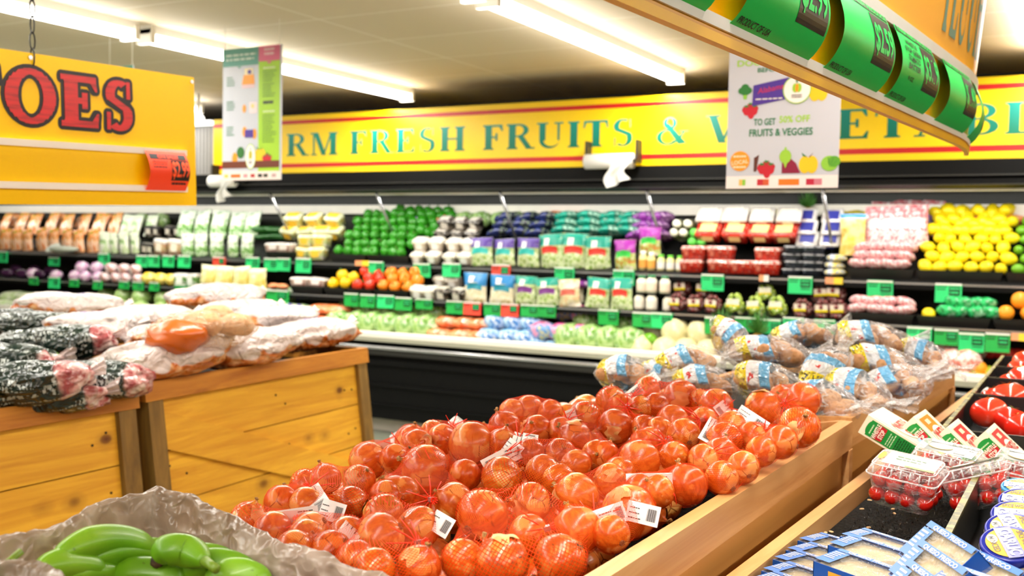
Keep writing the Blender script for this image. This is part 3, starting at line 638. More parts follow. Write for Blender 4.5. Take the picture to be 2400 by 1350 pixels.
# dark grain marks on the onion crate's rim
# ------------------------------------------------------------ onions
ON = []
def onion_mat(i):
    n = N('onion_skin'); cols = [('e47a24', 'c45814', 'f2b25c'), ('de8026', 'bc5e16', 'f0b860'), ('e48e34', 'c4661a', 'f5c670'), ('d46820', 'a84812', 'e89040')][i]
    v = n.coord((1, 1, .12)); g = n.noise(v, 130, 3, .6); p = n.noise(n.coord((1, 1, 1)), 22 + i * 3, 3, .5)
    col = n.mix(n.ramp(g, [(.36, 0.0), (.62, 1.0)]), C(cols[0]), C(cols[1])); col = n.mix(n.ramp(p, [(.54, 0.0), (.60, .8)]), col, C(cols[2])); q2 = n.noise(n.coord((1, 1, .3)), 17, 2, .5); col = n.mix(n.ramp(q2, [(.34, .8), (.44, 0.0)]), col, C('a2481a'))
    ck = n.vor(n.coord((1, 1, .5)), 30, 'DISTANCE_TO_EDGE'); kk = n.ramp(n.noise(n.coord(), 30, 1), [(.55, 0.0), (.6, 1.0)])
    col = n.mix(n.math('MULTIPLY', n.ramp(ck, [(.0, 1.0), (.035, 0.0)]), kk), col, C('7a3a14'))
    n.bump(g, .12, .002); m = n.set(col, .26, .6, Coat_Weight=.3); n.b.inputs['Coat Roughness'].default_value = .2
    n.b.inputs['Subsurface Weight'].default_value = .05; n.b.inputs['Subsurface Radius'].default_value = (.012, .005, .002); return m
DRY = speck('onion_stem', ['5a3414', 'a8783c', '3e2410'], 60, .8); ROOT = speck('onion_root', ['4a3018', '8a6a40', '2c1a0c'], 90, .9)
PEEL = speck('onion_peel', ['d08a40', 'e8b070', 'b06424'], 30, .4, stretch=(1, 1, .2))
for i in range(4):
    rr = random.Random(40 + i); prof = [(.0, -.455), (.10, -.45), (.25, -.405), (.37, -.31), (.455, -.17), (.49, -.02), (.485, .10), (.435, .24), (.34, .35), (.22, .425), (.12, .465), (.065, .51), (.04, .56)]
    fine = []
    for a, b in zip(prof, prof[1:]):
        for k in range(2): fine.append((a[0] + (b[0] - a[0]) * k / 2, a[1] + (b[1] - a[1]) * k / 2))
    fine.append(prof[-1]); D = .075
    m = MB(); m.lathe([(r * D, z * D) for r, z in fine], 28, onion_mat(i)); off = Vector((i * 7.1, 0, 0))
    m.v = [tuple(Vector(p) * (1 + .05 * noise.noise(Vector(p) * 22 + off) + .012 * math.cos(math.atan2(p[1], p[0]) * 7 + i))) for p in m.v]
    body = m.mesh('onion', True)
    s = MB(); s.tube([(0, 0, .53 * D), (.02 * D, 0, .56 * D), (.05 * D * (i - 1), .03 * D, .60 * D)], [.055 * D, .035 * D, .045 * D], 7, DRY)
    for k in range(5):
        a = k * 1.26; s.tube([(0, 0, .55 * D), (.06 * D * math.cos(a), .06 * D * math.sin(a), .61 * D)], [.02 * D, .008 * D], 4, DRY)
    r = MB(); r.lathe([(0, -.478 * D), (.06 * D, -.475 * D), (.085 * D, -.455 * D), (.09 * D, -.44 * D)], 10, ROOT)
    for k in range(9):
        a = k * .7; r.tube([(.04 * D * math.cos(a), .04 * D * math.sin(a), -.47 * D), (.075 * D * math.cos(a + .4), .075 * D * math.sin(a + .4), -.50 * D)], [.012 * D, .006 * D], 4, ROOT)
    pl = MB(); a0 = rr.uniform(0, 6)
    def pf(u, v, a0=a0):
        th = .55 + v * .75 + .12 * math.sin(u * 9 + a0); a = a0 + (u - .5) * (1.3 - v * .5); R = .5 * D * (1.035 + .04 * math.sin(v * 5 + u * 4))
        return (R * math.sin(th) * math.cos(a), R * math.sin(th) * math.sin(a), R * .96 * math.cos(th))
    pl.grid(pf, 8, 6, PEEL)
    ON.append((body, s.mesh('stem', True), r.mesh('root', True), pl.mesh('loose_peel', True)))
def onion(P, D, label, group, rot, k):
    o = put('onion', ON[k][0], None, Matrix.Translation(P) @ rot @ Matrix.Scale(D / .075, 4)); tag(o, label, 'onion', group)
    put('stem', ON[k][1], o); put('root', ON[k][2], o)
    if R_(0, 1) < .35: put('loose_peel', ON[k][3], o)
    return o
n = N('red_net'); uvn = n.n('ShaderNodeUVMap'); mp = n.n('ShaderNodeMapping'); mp.inputs['Rotation'].default_value = (0, 0, .785); n.l(uvn.outputs[0], mp.inputs[0]); sep = n.n('ShaderNodeSeparateXYZ'); n.l(mp.outputs[0], sep.inputs[0])
def thread(o):
    return n.math('LESS_THAN', n.math('ABSOLUTE', n.math('SUBTRACT', n.math('FRACT', n.math('MULTIPLY', o, 400.0)), .5)), .078)
alpha = n.math('MAXIMUM', thread(sep.outputs[0]), thread(sep.outputs[1]))
n.set(C('f04a0a'), .6, .1); tl = n.n('ShaderNodeBsdfTranslucent'); tl.inputs[0].default_value = C('f04a0a'); m1 = n.n('ShaderNodeMixShader'); m1.inputs[0].default_value = .35
n.l(n.b.outputs[0], m1.inputs[1]); n.l(tl.outputs[0], m1.inputs[2]); tr = n.n('ShaderNodeBsdfTransparent'); m2 = n.n('ShaderNodeMixShader'); n.l(alpha, m2.inputs[0]); n.l(tr.outputs[0], m2.inputs[1]); n.l(m1.outputs[0], m2.inputs[2]); n.l(m2.outputs[0], n.out.inputs[0])
NET = n.m; CORD = paint('ff3a10', .4, .4)
PAPER = paint('efecec', .5, .3, .03)
def hull_net(balls, knot, name='net'):
    import bmesh
    bm = bmesh.new(); c = sum((b[0] for b in balls), Vector()) / len(balls)
    for p, r in balls:
        for i in range(1, 8):
            for k in range(12):
                th, a = math.pi * i / 8, 2 * math.pi * k / 12 + i * .3; bm.verts.new(p + Vector((math.sin(th) * math.cos(a), math.sin(th) * math.sin(a), math.cos(th))) * r)
    bm.verts.new(knot)
    ret = bmesh.ops.convex_hull(bm, input=bm.verts); kill = [g for g in ret['geom_interior'] + ret['geom_unused'] if isinstance(g, bmesh.types.BMVert)]
    bmesh.ops.delete(bm, geom=list(set(kill)), context='VERTS')
    for _ in range(2):
        long = [e for e in bm.edges if e.calc_length() > .020]; bmesh.ops.subdivide_edges(bm, edges=long, cuts=1); bmesh.ops.triangulate(bm, faces=bm.faces)
    # pull the net in between the onions, as a slack net falls
    for _ in range(4):
        for v in bm.verts:
            d = min((v.co - p).length - r for p, r in balls)
            if d > .002 and (v.co - knot).length > .012:
                q, rad = min(((p, r) for p, r in balls), key=lambda t: (v.co - t[0]).length - t[1]); v.co = v.co.lerp(q + (v.co - q).normalized() * (rad + .001), .20)
    uv = bm.loops.layers.uv.new('UVMap'); ax = (knot - c).normalized(); e1 = ax.orthogonal().normalized(); e2 = ax.cross(e1)
    for f in bm.faces:
        us = []
        for l in f.loops:
            d = l.vert.co - c; us.append(math.atan2(d.dot(e2), d.dot(e1)))
        if max(us) - min(us) > math.pi: us = [u + 2 * math.pi if u < 0 else u for u in us]
        for l, u in zip(f.loops, us):
            d = l.vert.co - c; rad = max(.03, (d - ax * d.dot(ax)).length * .5 + .035); l[uv].uv = (u * .075, math.acos(max(-1, min(1, d.normalized().dot(ax)))) * .075)
        f.smooth = True
    me = bpy.data.meshes.new(name); bm.to_mesh(me); bm.free(); me.materials.append(NET); return me, c
def surf_z(X, Y): return 1.085 + .05 * min(1, max(0, (Y - 1.15) / .6)) - max(0, -.98 - X) * .42
def on_surf(px, py, dz=0):
    z = 1.08
    for _ in range(12): p = atz(px, py, z); z = .5 * z + .5 * (surf_z(p[0], p[1]) + dz)
    return Vector(atz(px, py, z))
BAGS = [
 ('far left, with white paper tags across it', [(660, 1178, 74), (718, 1183, 68), (823, 1180, 80), (842, 1127, 72), (763, 1123, 66), (715, 1135, 60)], (727, 1143), [((727, 1143), (757, 1192)), ((752, 1190), (800, 1205)), ((745, 1208), (625, 1226))]),
 ('with a dark onion, left of the tallest heap', [(863, 1080, 92), (925, 1075, 66), (963, 1033, 80), (975, 1043, 78)], (940, 1045), [((935, 1040), (920, 1015))]),
 ('low at the left, pressed against the banana box', [(583, 1220, 76), (640, 1245, 60), (727, 1243, 80), (815, 1255, 85), (717, 1263, 50), (690, 1290, 62), (775, 1290, 66)], (700, 1232), [((835, 1228), (800, 1275))]),
 ('at the front left, knotted in the middle', [(890, 1260, 120), (980, 1237, 105), (900, 1205, 100), (982, 1327, 95), (877, 1335, 85), (835, 1315, 70)], (978, 1272), [((1012, 1215), (1050, 1238))]),
 ('under the single large onion on top', [(997, 1100, 118), (923, 1157, 88), (945, 1157, 75), (1063, 1177, 95), (905, 1165, 80)], (1010, 1170), []),
 ('upper left, behind the single large onion', [(1103, 1040, 108), (1035, 1030, 75), (1015, 1015, 55), (1177, 1040, 78), (1090, 1113, 68)], (1060, 1000), [((1063, 1000), (1080, 978))]),
 ('nearest the camera, front middle with a clip knot', [(1130, 1207, 125), (1245, 1177, 95), (1177, 1320, 135), (1313, 1313, 130), (1353, 1243, 120), (1240, 1253, 100), (1083, 1313, 72)], (1275, 1240), []),
 ('in the middle of the heap behind the nearest bag', [(1177, 1120, 100), (1273, 1107, 88), (1310, 1127, 85), (1350, 1090, 75), (1243, 1063, 60), (1313, 1063, 65)], (1180, 1070), [((1215, 1055), (1140, 1095)), ((1185, 1040), (1213, 1062))]),
 ('at the top of the heap, left of its middle', [(1183, 1000, 78), (1258, 1010, 76), (1240, 960, 70), (1290, 967, 55), (1200, 965, 45)], (1215, 1030), [((1215, 1045), (1225, 1012)), ((1240, 1045), (1245, 1012))]),
 ('at the top of the heap with a white band', [(1370, 977, 78), (1313, 1010, 62), (1347, 1027, 85), (1397, 1067, 68), (1416, 1068, 62)], (1330, 985), [((1330, 980), (1362, 968))]),
 ('at the front right with a long white tag', [(1350, 1163, 110), (1475, 1200, 130), (1432, 1252, 84), (1430, 1125, 65)], (1395, 1218), [((1395, 1222), (1470, 1195)), ((1470, 1195), (1540, 1212))]),
 ('right of the middle with a printed white tag', [(1498, 1080, 102), (1452, 1108, 72), (1524, 1035, 60), (1580, 1070, 74), (1510, 1040, 60)], (1560, 1035), []),
 ('by the right rim, bearing a white tag', [(1608, 1137, 102), (1540, 1153, 78), (1500, 1150, 66)], (1570, 1125), [((1575, 1130), (1470, 1132))]),
 ('at the top, beside the clear potato bags', [(1432, 941, 74), (1442, 1000, 86), (1510, 1005, 62)], (1470, 955), []),
 ('topmost of the heap, under a white tag', [(1517, 912, 62), (1595, 935, 90), (1537, 955, 70), (1500, 957, 52), (1455, 950, 55)], (1480, 930), [((1540, 880), (1478, 930))]),
 ('upper middle right with a dark stem end', [(1577, 987, 78), (1602, 1020, 80), (1545, 1010, 55), (1650, 985, 60)], (1640, 985), []),
 ('with a folded white tag, upper right', [(1677, 951, 82), (1712, 1000, 75), (1697, 1033, 90), (1640, 940, 55)], (1700, 955), [((1705, 950), (1685, 965)), ((1680, 985), (1655, 1030))]),
 ('right side, holding pale onions by the rim', [(1692, 1120, 84), (1742, 1095, 72), (1648, 1078, 58), (1690, 1060, 60)], (1665, 1062), []),
 ('farthest right, above the crate corner', [(1788, 955, 84), (1882, 938, 84), (1873, 1003, 100), (1830, 930, 56)], (1840, 945), [((1730, 962), (1790, 1003))]),
 ('right side between the rim and the upper right bag', [(1830, 1036, 82), (1784, 1058, 64), (1762, 1022, 60)], (1790, 1010), []),
]
allb = []
for bi, (desc, os_, kn, tags) in enumerate(BAGS):
    balls = []
    for (px, py, d) in os_:
        p = on_surf(px, py); dep = depth(p); D = d * dep / FPX
        if D > .088: dep *= .088 / D; D = .088; p = Vector(atd(px, py, dep))
        D = max(D, .050); balls.append((p, D * .5)); allb.append((p, D * .5))
        up = Vector(random.choice([(R_(-1, 1), R_(-1, -.1), R_(-.2, .9)), (R_(-1, 1), R_(-1, 0), R_(-.9, .3)), (R_(-1, 1), R_(-.2, 1), R_(.2, 1))])).normalized()
        rot = up.to_track_quat('Z', 'Y').to_matrix().to_4x4() @ Matrix.Rotation(R_(0, 6), 4, 'Z')
        onion(p, D, f'yellow onion in the net bag {desc}', f'onions in the net bag {desc}', rot, random.randrange(4))
    kp = on_surf(*kn); kp = kp + (Vector(EYE) - kp).normalized() * .035
    nt = thing('onion_net', f'red mesh net of yellow onions {desc}', 'net bag', None, 'netted onions in the tan crate')
    me, c = hull_net([(p, r * 1.03) for p, r in balls], kp); put('net', me, nt)
    ax = (kp - c).normalized(); e1 = ax.orthogonal().normalized(); e2 = ax.cross(e1); m = MB()
    for k in range(9): # gathered tail of the net
        a = k * .698; d1 = e1 * math.cos(a) + e2 * math.sin(a)
        m.tube([kp - ax * .004 - d1 * .004, kp + ax * .004, kp + ax * .014 + d1 * .005], [.0016, .0014, .0010], 4, CORD)
        tgt = min((p for p, r in balls), key=lambda q: -((q - kp).normalized().dot((d1 - ax * .35).normalized()))); q = kp + (d1 * .03 - ax * .022)
        m.tube([kp, (kp + q) / 2 + ax * .002, q], [.0013, .0010, .0007], 4, CORD)
    part(m, 'gathered_knot', nt, True)
    m = MB(); m.box((-.004, -.003, -.005), (.004, .003, .005), SIL); o = part(m, 'metal_clip', nt, False, Matrix.Translation(kp + ax * .003) @ ax.to_track_quat('Z', 'Y').to_matrix().to_4x4())
    for ti, (a, b) in enumerate(tags):
        A = on_surf(*a); B = on_surf(*b); vw = (Vector(EYE) - (A + B) / 2).normalized(); A += vw * .042; B += vw * .044
        ax_ = (B - A); L = ax_.length; ax_.normalize(); sd = ax_.cross(vw).normalized(); nn = sd.cross(ax_); wd = .013
        M = Matrix((( ax_.x, -nn.x, sd.x, A.x), (ax_.y, -nn.y, sd.y, A.y), (ax_.z, -nn.z, sd.z, A.z), (0, 0, 0, 1)))
        if M.determinant() < 0: pass
        wv = lambda x, y, o, L=L: (x, -o - .004 * math.sin(x / L * 5), y)
        m = MB(); m.grid(lambda u, v: wv(u * L, (v - .5) * wd * 2, 0), 14, 1, PAPER); tg = part(m, 'paper_tag', nt, True, M)
        F = Flat(tg, wv); F.lines('tag_print', BLK, L * .12, wd * .55, L * .55, 3, wd * .5, .0012, 1, .3, seed=ti)
        for k in range(14): F.rect('tag_print', BLK, L * .66 + k * L * .018, -wd * .6, L * .66 + k * L * .018 + L * .018 * (.3 + .5 * ((k * 7) % 3) / 2), wd * .6, 1)
        F.done()
# lower layer seen through the gaps
rr = random.Random(5); cnt = 0
for gx in range(13):
    for gy in range(-2, 15):
        X = -.50 - gx * .078 + rr.uniform(-.012, .012); Y = 1.06 + gy * .076 + rr.uniform(-.012, .012); D = rr.uniform(.066, .078); z = surf_z(X, Y) - .062
        if Y > 2.16 or z < 1.0: continue
        if X > -.56 and Y < 1.62: continue
        p = Vector((X, Y, z)); ov = min((p - q).length - r - D / 2 for q, r in allb)
        if ov < -.018: continue
        allb.append((p, D / 2)); cnt += 1
        onion(p, D, 'yellow onion in the shade under the top onions of the heap', 'onions under the heap', Vector((rr.uniform(-1, 1), rr.uniform(-1, 1), rr.uniform(-.5, 1))).normalized().to_track_quat('Z', 'Y').to_matrix().to_4x4(), rr.randrange(4))
m = MB(); m.grid(lambda u, v: (-.462 - u * .55, 0.90 + v * 1.29, min(1.02, max(.90, surf_z(-.462 - u * .55, 0.90 + v * 1.29) - .075)) + .003 * noise.noise(Vector((u * 60, v * 60, 0)))), 60, 60, MATB, True)
solo(m, 'rubber_mat', 'black speckled mat under the onions', 'mat', smooth=True)
# ------------------------------------------------------------ clear bags of brown potatoes
POT = [speck('potato_skin_%d' % i, c, 45, .6, .3, bump=.15) for i, c in enumerate((['b98452', 'c9966a', 'a87444'], ['c08e62', 'd0a57c', 'ab7a50']))]
PM = []
for i in range(4):
    m = MB(); m.ball((.048, .034, .031), POT[i % 2], 18, 12, fn=lambda d, i=i: 1 + .12 * noise.noise(d * 1.6 + Vector((i * 5, 0, 0)))); PM.append(m.mesh('potato', True))
def clear_bag_mat():
    n = N('potato_film'); v = n.coord((1, 1, 1.6)); h = n.ridge(v, 26)
    bp = n.n('ShaderNodeBump'); bp.inputs['Strength'].default_value = .9; bp.inputs['Distance'].default_value = .016; n.l(h, bp.inputs['Height']); n.l(bp.outputs[0], n.b.inputs['Normal'])
    sp = n.n('ShaderNodeSeparateXYZ'); n.l(n.coord(), sp.inputs[0]); x = n.math('ADD', sp.outputs[0], n.math('MULTIPLY', sp.outputs[2], .5)); t = n.math('ADD', n.math('MULTIPLY', x, 5.0), .5)
    W_ = C('efeef2'); col = n.ramp(t, [(.0, W_), (.13, C('f2dc1e')), (.30, C('eceef4')), (.47, C('6ab4e6')), (.60, W_), (.9, W_)], 'CONSTANT')
    scr = n.ramp(n.noise(n.coord((1, 1, 2.5)), 95, 1), [(.57, 0.0), (.60, 1.0)]); yz = n.ramp(t, [(.15, 1.0), (.28, 0.0)], 'CONSTANT'); col = n.mix(n.math('MULTIPLY', n.math('MULTIPLY', scr, yz), n.ramp(t, [(.12, 0.0), (.15, 1.0)], 'CONSTANT')), col, C('20221a'))
    oi = n.n('ShaderNodeObjectInfo'); ov = n.n('ShaderNodeVectorMath', operation='ADD'); n.l(n.coord(), ov.inputs[0]); n.l(oi.outputs['Location'], ov.inputs[1])
    lg = n.ramp(n.noise(ov.outputs[0], 52, 1), [(.62, 0.0), (.65, 1.0)]); wz = n.math('MULTIPLY', n.ramp(t, [(.30, 0.0), (.32, 1.0)], 'CONSTANT'), n.ramp(t, [(.45, 1.0), (.47, 0.0)], 'CONSTANT')); col = n.mix(n.math('MULTIPLY', lg, wz), col, C('d83a3a'))
    n.set(col, .14, .9)
    pr = n.ramp(t, [(.0, 0.0), (.13, 1.0), (.60, 0.0)], 'CONSTANT'); up = n.ramp(sp.outputs[2], [(.0, 0.0), (.012, 1.0)])
    lw = n.n('ShaderNodeLayerWeight'); lw.inputs[0].default_value = .35; n.l(bp.outputs[0], lw.inputs['Normal'])
    clear = n.math('ADD', n.math('ADD', .08, n.math('MULTIPLY', lw.outputs['Facing'], .30)), n.math('MULTIPLY', n.ramp(h, [(.66, 0.0), (.82, .7)]), .6))
    fac = n.math('MINIMUM', n.math('ADD', clear, n.math('MULTIPLY', n.math('MULTIPLY', pr, up), .9)), .97)
    tr = n.n('ShaderNodeBsdfTransparent'); mx = n.n('ShaderNodeMixShader'); n.l(fac, mx.inputs[0]); n.l(tr.outputs[0], mx.inputs[1]); n.l(n.b.outputs[0], mx.inputs[2]); n.l(mx.outputs[0], n.out.inputs[0]); return n.m
CLB = clear_bag_mat(); TAILF = film('tail_film', 'f4f2f2', .16, 34, .12, 1.0)
def bag_shell(L, W, H, seed, mat):
    m = MB(); o = Vector((seed * 3.7, 0, 0))
    def fn(d):
        return (1 + .10 * noise.noise(d * 2.3 + o) + .07 * noise.noise(d * 6 + o)) * (1 if abs(d.x) < .7 else 1 + .10 * (abs(d.x) - .7))
    m.ball((L / 2, W / 2, H / 2), mat, 28, 18, Matrix.Rotation(math.pi / 2, 4, 'Y') if False else None, fn); return m
def tail(L, W, seed, mat, sgn=1):
    """gathered and flared bag neck at one end"""
    m = MB(); o = seed
    m.grid(lambda u, v: (sgn * (L * .45 + v * .055), (.012 + .022 * abs(v - .25)) * math.cos(u * 6.283) * (1 + .35 * math.sin(u * 6.283 * 5 + o)), .010 + (.009 + .016 * abs(v - .25)) * math.sin(u * 6.283) * (1 + .35 * math.sin(u * 6.283 * 4 + o)) + .02 * v), 30, 6, mat); return m
CB_ = [(1470, 882, 1.11, 150, .15, 'at the left end beside the onions'), (1612, 855, 1.14, 170, -.1, 'second from the left'), (1800, 832, 1.165, 205, .05, 'with the broad blue and white band in the middle'), (1715, 800, 1.17, 130, .8, 'standing up at the back left with yellow print'),
 (1880, 790, 1.18, 160, -.2, 'at the back with a red logo'), (2035, 795, 1.19, 190, .1, 'highest at the back right'), (1800, 902, 1.12, 175, .25, 'in the front row behind the onions'), (1935, 868, 1.15, 160, -.5, 'in the centre with a gathered neck'), (2065, 858, 1.15, 190, .2, 'right of the centre'),
 (2165, 842, 1.14, 130, .4, 'at the far right end'), (1925, 946, 1.105, 150, .1, 'lowest at the front right'), (2010, 922, 1.115, 130, .3, 'front right by the rim'), (1650, 905, 1.10, 160, .1, 'half hidden behind the onion heap'), (2095, 905, 1.115, 130, -.2, 'by the rim right of centre'), (1560, 895, 1.095, 130, .3, 'low behind the top onions')]
for i, (px, py, z, wpx, ry, desc) in enumerate(CB_):
    p = atz(px, py, z); dep = depth(p); L = max(.17, min(.27, wpx * dep / FPX * 1.0)); W, H = L * .62, .105
    rz = R_(-.35, .35) + (1.0 if i in (7,) else 0); Mb = T(p[0], p[1], p[2], rz, R_(-.2, .1), ry)
    t = thing('potato_bag', f'clear printed bag of brown potatoes {desc}', 'bag of potatoes', Mb, 'clear potato bags in the tan crate')
    part(bag_shell(L, W, H, i, CLB), 'film', t, True); part(tail(L, W, i, TAILF, 1), 'gathered_neck', t, True)
    m = MB(); m.tube([(L * .475, -.014, .01), (L * .475, .014, .012)], .005, 8, WHT); part(m, 'tie', t)
    k = 0
    for a, b, c in ((-.30, -.2, .0), (-.28, .22, .05), (-.02, -.24, .1), (.0, .24, 0), (.27, -.18, .05), (.27, .2, .0), (-.14, .0, .22), (.13, .0, .22)):
        sc = L / .26 * R_(.85, 1.0); o = put('potato', PM[(i + k) % 4], None, Mb @ T(a * L * .9, b * W * .9, c * H * .9 - .004, R_(0, 3), R_(-.4, .4), R_(-.4, .4), sc)); k += 1
        tag(o, f'brown potato in the clear bag {desc}', 'potato', f'potatoes in the clear bag {desc}')
# ------------------------------------------------------------ white and green printed potato bags on the pine crates
def big_bag_mat(kind):
    n = N('printed_bag_' + kind); v = n.coord(); sp = n.n('ShaderNodeSeparateXYZ'); n.l(v, sp.inputs[0]); nz = n.noise(v, 9, 2); f = n.math('ADD', n.ridge(v, 16), n.math('MULTIPLY', n.vor(v, 13), -1.2))
    n.bump(f, .8, .02)
    if kind == 'white':
        t = n.math('ADD', n.math('ADD', sp.outputs[2], n.math('MULTIPLY', n.math('SUBTRACT', nz, .5), .16)), n.math('MULTIPLY', n.math('ABSOLUTE', sp.outputs[0]), -.22))
        t = n.math('ADD', t, .045)
        col = n.ramp(t, [(.0, 0.0), (.006, 1.0)]); br = n.ramp(n.noise(v, 24, 2), [(.35, C('a8501a')), (.5, C('c06a2a')), (.68, C('d8a878'))])
        body = n.mix(n.ramp(nz, [(.3, 0.0), (.7, 1.0)]), C('c6b8b4'), C('d6cbc8')); col = n.mix(col, br, body)
        win = n.math('MULTIPLY', n.math('LESS_THAN', n.math('ABSOLUTE', sp.outputs[0]), .062), n.math('LESS_THAN', n.math('ABSOLUTE', sp.outputs[1]), .040)); pr = n.math('MULTIPLY', win, n.ramp(n.noise(n.coord((1, 1.6, 1)), 75, 1), [(.46, 0.0), (.50, 1.0)]))
        col = n.mix(n.math('MULTIPLY', pr, .9), col, C('5a4a9c')); return n.set(col, .25, .5)
    base = n.ramp(nz, [(.35, C('08140f')), (.6, C('12241e'))]); wv = n.n('ShaderNodeTexWave'); wv.bands_direction = 'Y'; wv.inputs['Scale'].default_value = 11; wv.inputs['Distortion'].default_value = 2.5; n.l(v, wv.inputs[0])
    tx = n.math('MULTIPLY', n.ramp(wv.outputs[1], [(.72, 0.0), (.78, 1.0)]), n.ramp(n.noise(n.coord((2.2, 1, 1)), 70, 1), [(.5, 0.0), (.55, 1.0)]))
    col = n.mix(n.math('MULTIPLY', tx, .6), base, C('c9d0cb')); gb = n.ramp(n.math('ADD', sp.outputs[1], n.math('MULTIPLY', nz, .05)), [(.060, 0.0), (.064, 1.0), (.078, 0.0)], 'CONSTANT'); col = n.mix(gb, col, C('8ab82e'))
    wb = n.ramp(n.math('ADD', sp.outputs[1], n.math('MULTIPLY', nz, .05)), [(.080, 0.0), (.083, 1.0), (.105, 0.0)], 'CONSTANT'); col = n.mix(n.math('MULTIPLY', wb, .7), col, C('d8dad2'))
    e = n.math('ADD', n.math('ABSOLUTE', sp.outputs[0]), n.math('MULTIPLY', n.math('SUBTRACT', nz, .5), .09)); col = n.mix(n.ramp(e, [(.135, 0.0), (.145, 1.0)]), col, n.ramp(n.noise(v, 26, 2), [(.4, C('98484a')), (.52, C('c0908c')), (.66, C('d8c8c2'))]))
    return n.set(col, .22, .6)
WB, GB = big_bag_mat('white'), big_bag_mat('green')
def lump_bag(L, W, H, seed, mat):
    m = MB(); o = Vector((seed * 4.3, 1.7, 0))
    def fn(d):
        sq = 1 / max(.001, (abs(d.x) ** 3 + abs(d.y) ** 3 + abs(d.z) ** 2.2) ** (1 / 2.7))
        return sq * (1 + .14 * noise.noise(d * 2.0 + o) + .09 * noise.noise(d * 4.5 + o) + .03 * noise.noise(d * 11 + o))
    m.ball((L / 2, W / 2, H / 2), mat, 36, 22, None, fn); return m
WBG = [(385, 840, 1.065, .40, .25, .13, 1.25, -.12, 'in the front row at the left corner'), (582, 815, 1.065, .34, .24, .13, 1.35, -.1, 'in the middle of the front row'), (722, 785, 1.065, .42, .25, .12, 1.4, -.05, 'at the right end of the front row'), (345, 752, 1.115, .36, .25, .12, 1.2, 0, 'in the second row at the left'),
 (215, 770, 1.10, .32, .22, .12, .9, 0, 'small and cream, beside the dark green bags'), (165, 722, 1.12, .46, .26, .13, 1.15, .05, 'long and pale at the back left'), (510, 700, 1.165, .46, .27, .14, 1.45, .0, 'topmost, with purple print at its end'), (640, 752, 1.10, .38, .25, .12, 1.4, 0, 'behind the right end of the front row'), (430, 790, 1.10, .38, .24, .11, 1.3, 0, 'under the bag with bare potatoes'), (560, 735, 1.12, .4, .25, .12, 1.4, 0, 'just below the topmost bag')]
for i, (px, py, z, L, W, H, rz, ry, desc) in enumerate(WBG):
    p = atz(px, py, z); t = thing('potato_bag', f'white printed potato bag with orange-brown edges, {desc}', 'bag of potatoes', T(p[0], p[1], p[2], rz, -.12, ry), 'white potato bags on the pine crate')
    part(lump_bag(L, W, H, i, WB), 'bag_body', t, True); part(tail(L, W, i, paint('e6dcd8', .3), 1), 'gathered_neck', t, True)
p = atz(475, 775, 1.15); Mb = T(p[0], p[1], p[2], 1.3, -.1, .0); t = thing('potato_bag', 'clear bag showing bare brown potatoes with an orange end, on top of the white bags', 'bag of potatoes', Mb)
part(bag_shell(.36, .22, .13, 31, film('clear_film_brown', 'f0c8a0', .16, 22)), 'film', t, True); m = MB(); m.ball((.09, .10, .055), paint('c05a14', .25, .6, .15), 22, 14, T(-.10, -.03, -.015), lambda d: 1 + .18 * noise.noise(d * 2.5)); part(m, 'orange_print_end', t, True)
for k, (a, b, c) in enumerate(((.0, -.05, .02), (.08, -.04, .015), (.02, .05, .03), (.10, .05, .02), (.14, .0, .01), (.05, .0, .045))):
    o = put('potato', PM[k % 4], None, Mb @ T(a, b, c, R_(0, 3), R_(-.3, .3), 0, 1.15)); tag(o, 'brown potato in the clear bag on top of the white potato bags', 'potato', 'potatoes in the clear bag among white bags')
GBG = [(125, 808, 1.09, .38, .22, .12, .75, -.1, 'uppermost, with a bright green band'), (205, 890, 1.03, .36, .21, .11, .55, .0, 'at the right end by the white bags'), (20, 905, 1.04, .42, .24, .12, .8, -.1, 'lowest at the left frame edge'), (75, 765, 1.10, .36, .22, .11, .9, 0, 'behind the uppermost dark bag'), (20, 850, 1.07, .30, .2, .11, .4, 0, 'in the middle at the left frame edge'), (10, 755, 1.08, .34, .22, .11, 1.0, 0, 'at the back of the left frame edge'), (95, 930, 1.0, .34, .2, .09, .7, 0, 'half sunk between the lowest two')]
for i, (px, py, z, L, W, H, rz, ry, desc) in enumerate(GBG):
    p = atz(px, py, z); t = thing('potato_bag', f'dark green printed bag of red potatoes {desc}', 'bag of potatoes', T(p[0], p[1], p[2], rz, -.15, ry), 'dark green potato bags on the pine crate')
    part(lump_bag(L, W, H, 50 + i, GB), 'bag_body', t, True); part(tail(L, W, i, film('neck_film', 'f0dcd8', .4, 30), -1 if i % 2 else 1), 'gathered_neck', t, True)
# ------------------------------------------------------------ bananas in a lined box
n = N('box_liner'); v = n.coord(); h = n.ridge(v, 22); bp = n.n('ShaderNodeBump'); bp.inputs['Strength'].default_value = .9; bp.inputs['Distance'].default_value = .010; n.l(h, bp.inputs['Height']); n.l(bp.outputs[0], n.b.inputs['Normal'])
n.set(n.ramp(h, [(.3, C('8f7c6c')), (.8, C('c4b4a8'))]), .22, .7); tl = n.n('ShaderNodeBsdfTranslucent'); tl.inputs[0].default_value = C('b8a48e'); ms = n.n('ShaderNodeMixShader'); ms.inputs[0].default_value = .3; n.l(n.b.outputs[0], ms.inputs[1]); n.l(tl.outputs[0], ms.inputs[2])
tr = n.n('ShaderNodeBsdfTransparent'); m2 = n.n('ShaderNodeMixShader'); m2.inputs[0].default_value = .80; n.l(tr.outputs[0], m2.inputs[1]); n.l(ms.outputs[0], m2.inputs[2]); n.l(m2.outputs[0], n.out.inputs[0]); LINER = n.m
CARD = speck('cardboard', ['8f6f4c', '9c7a54'], 20, .8)
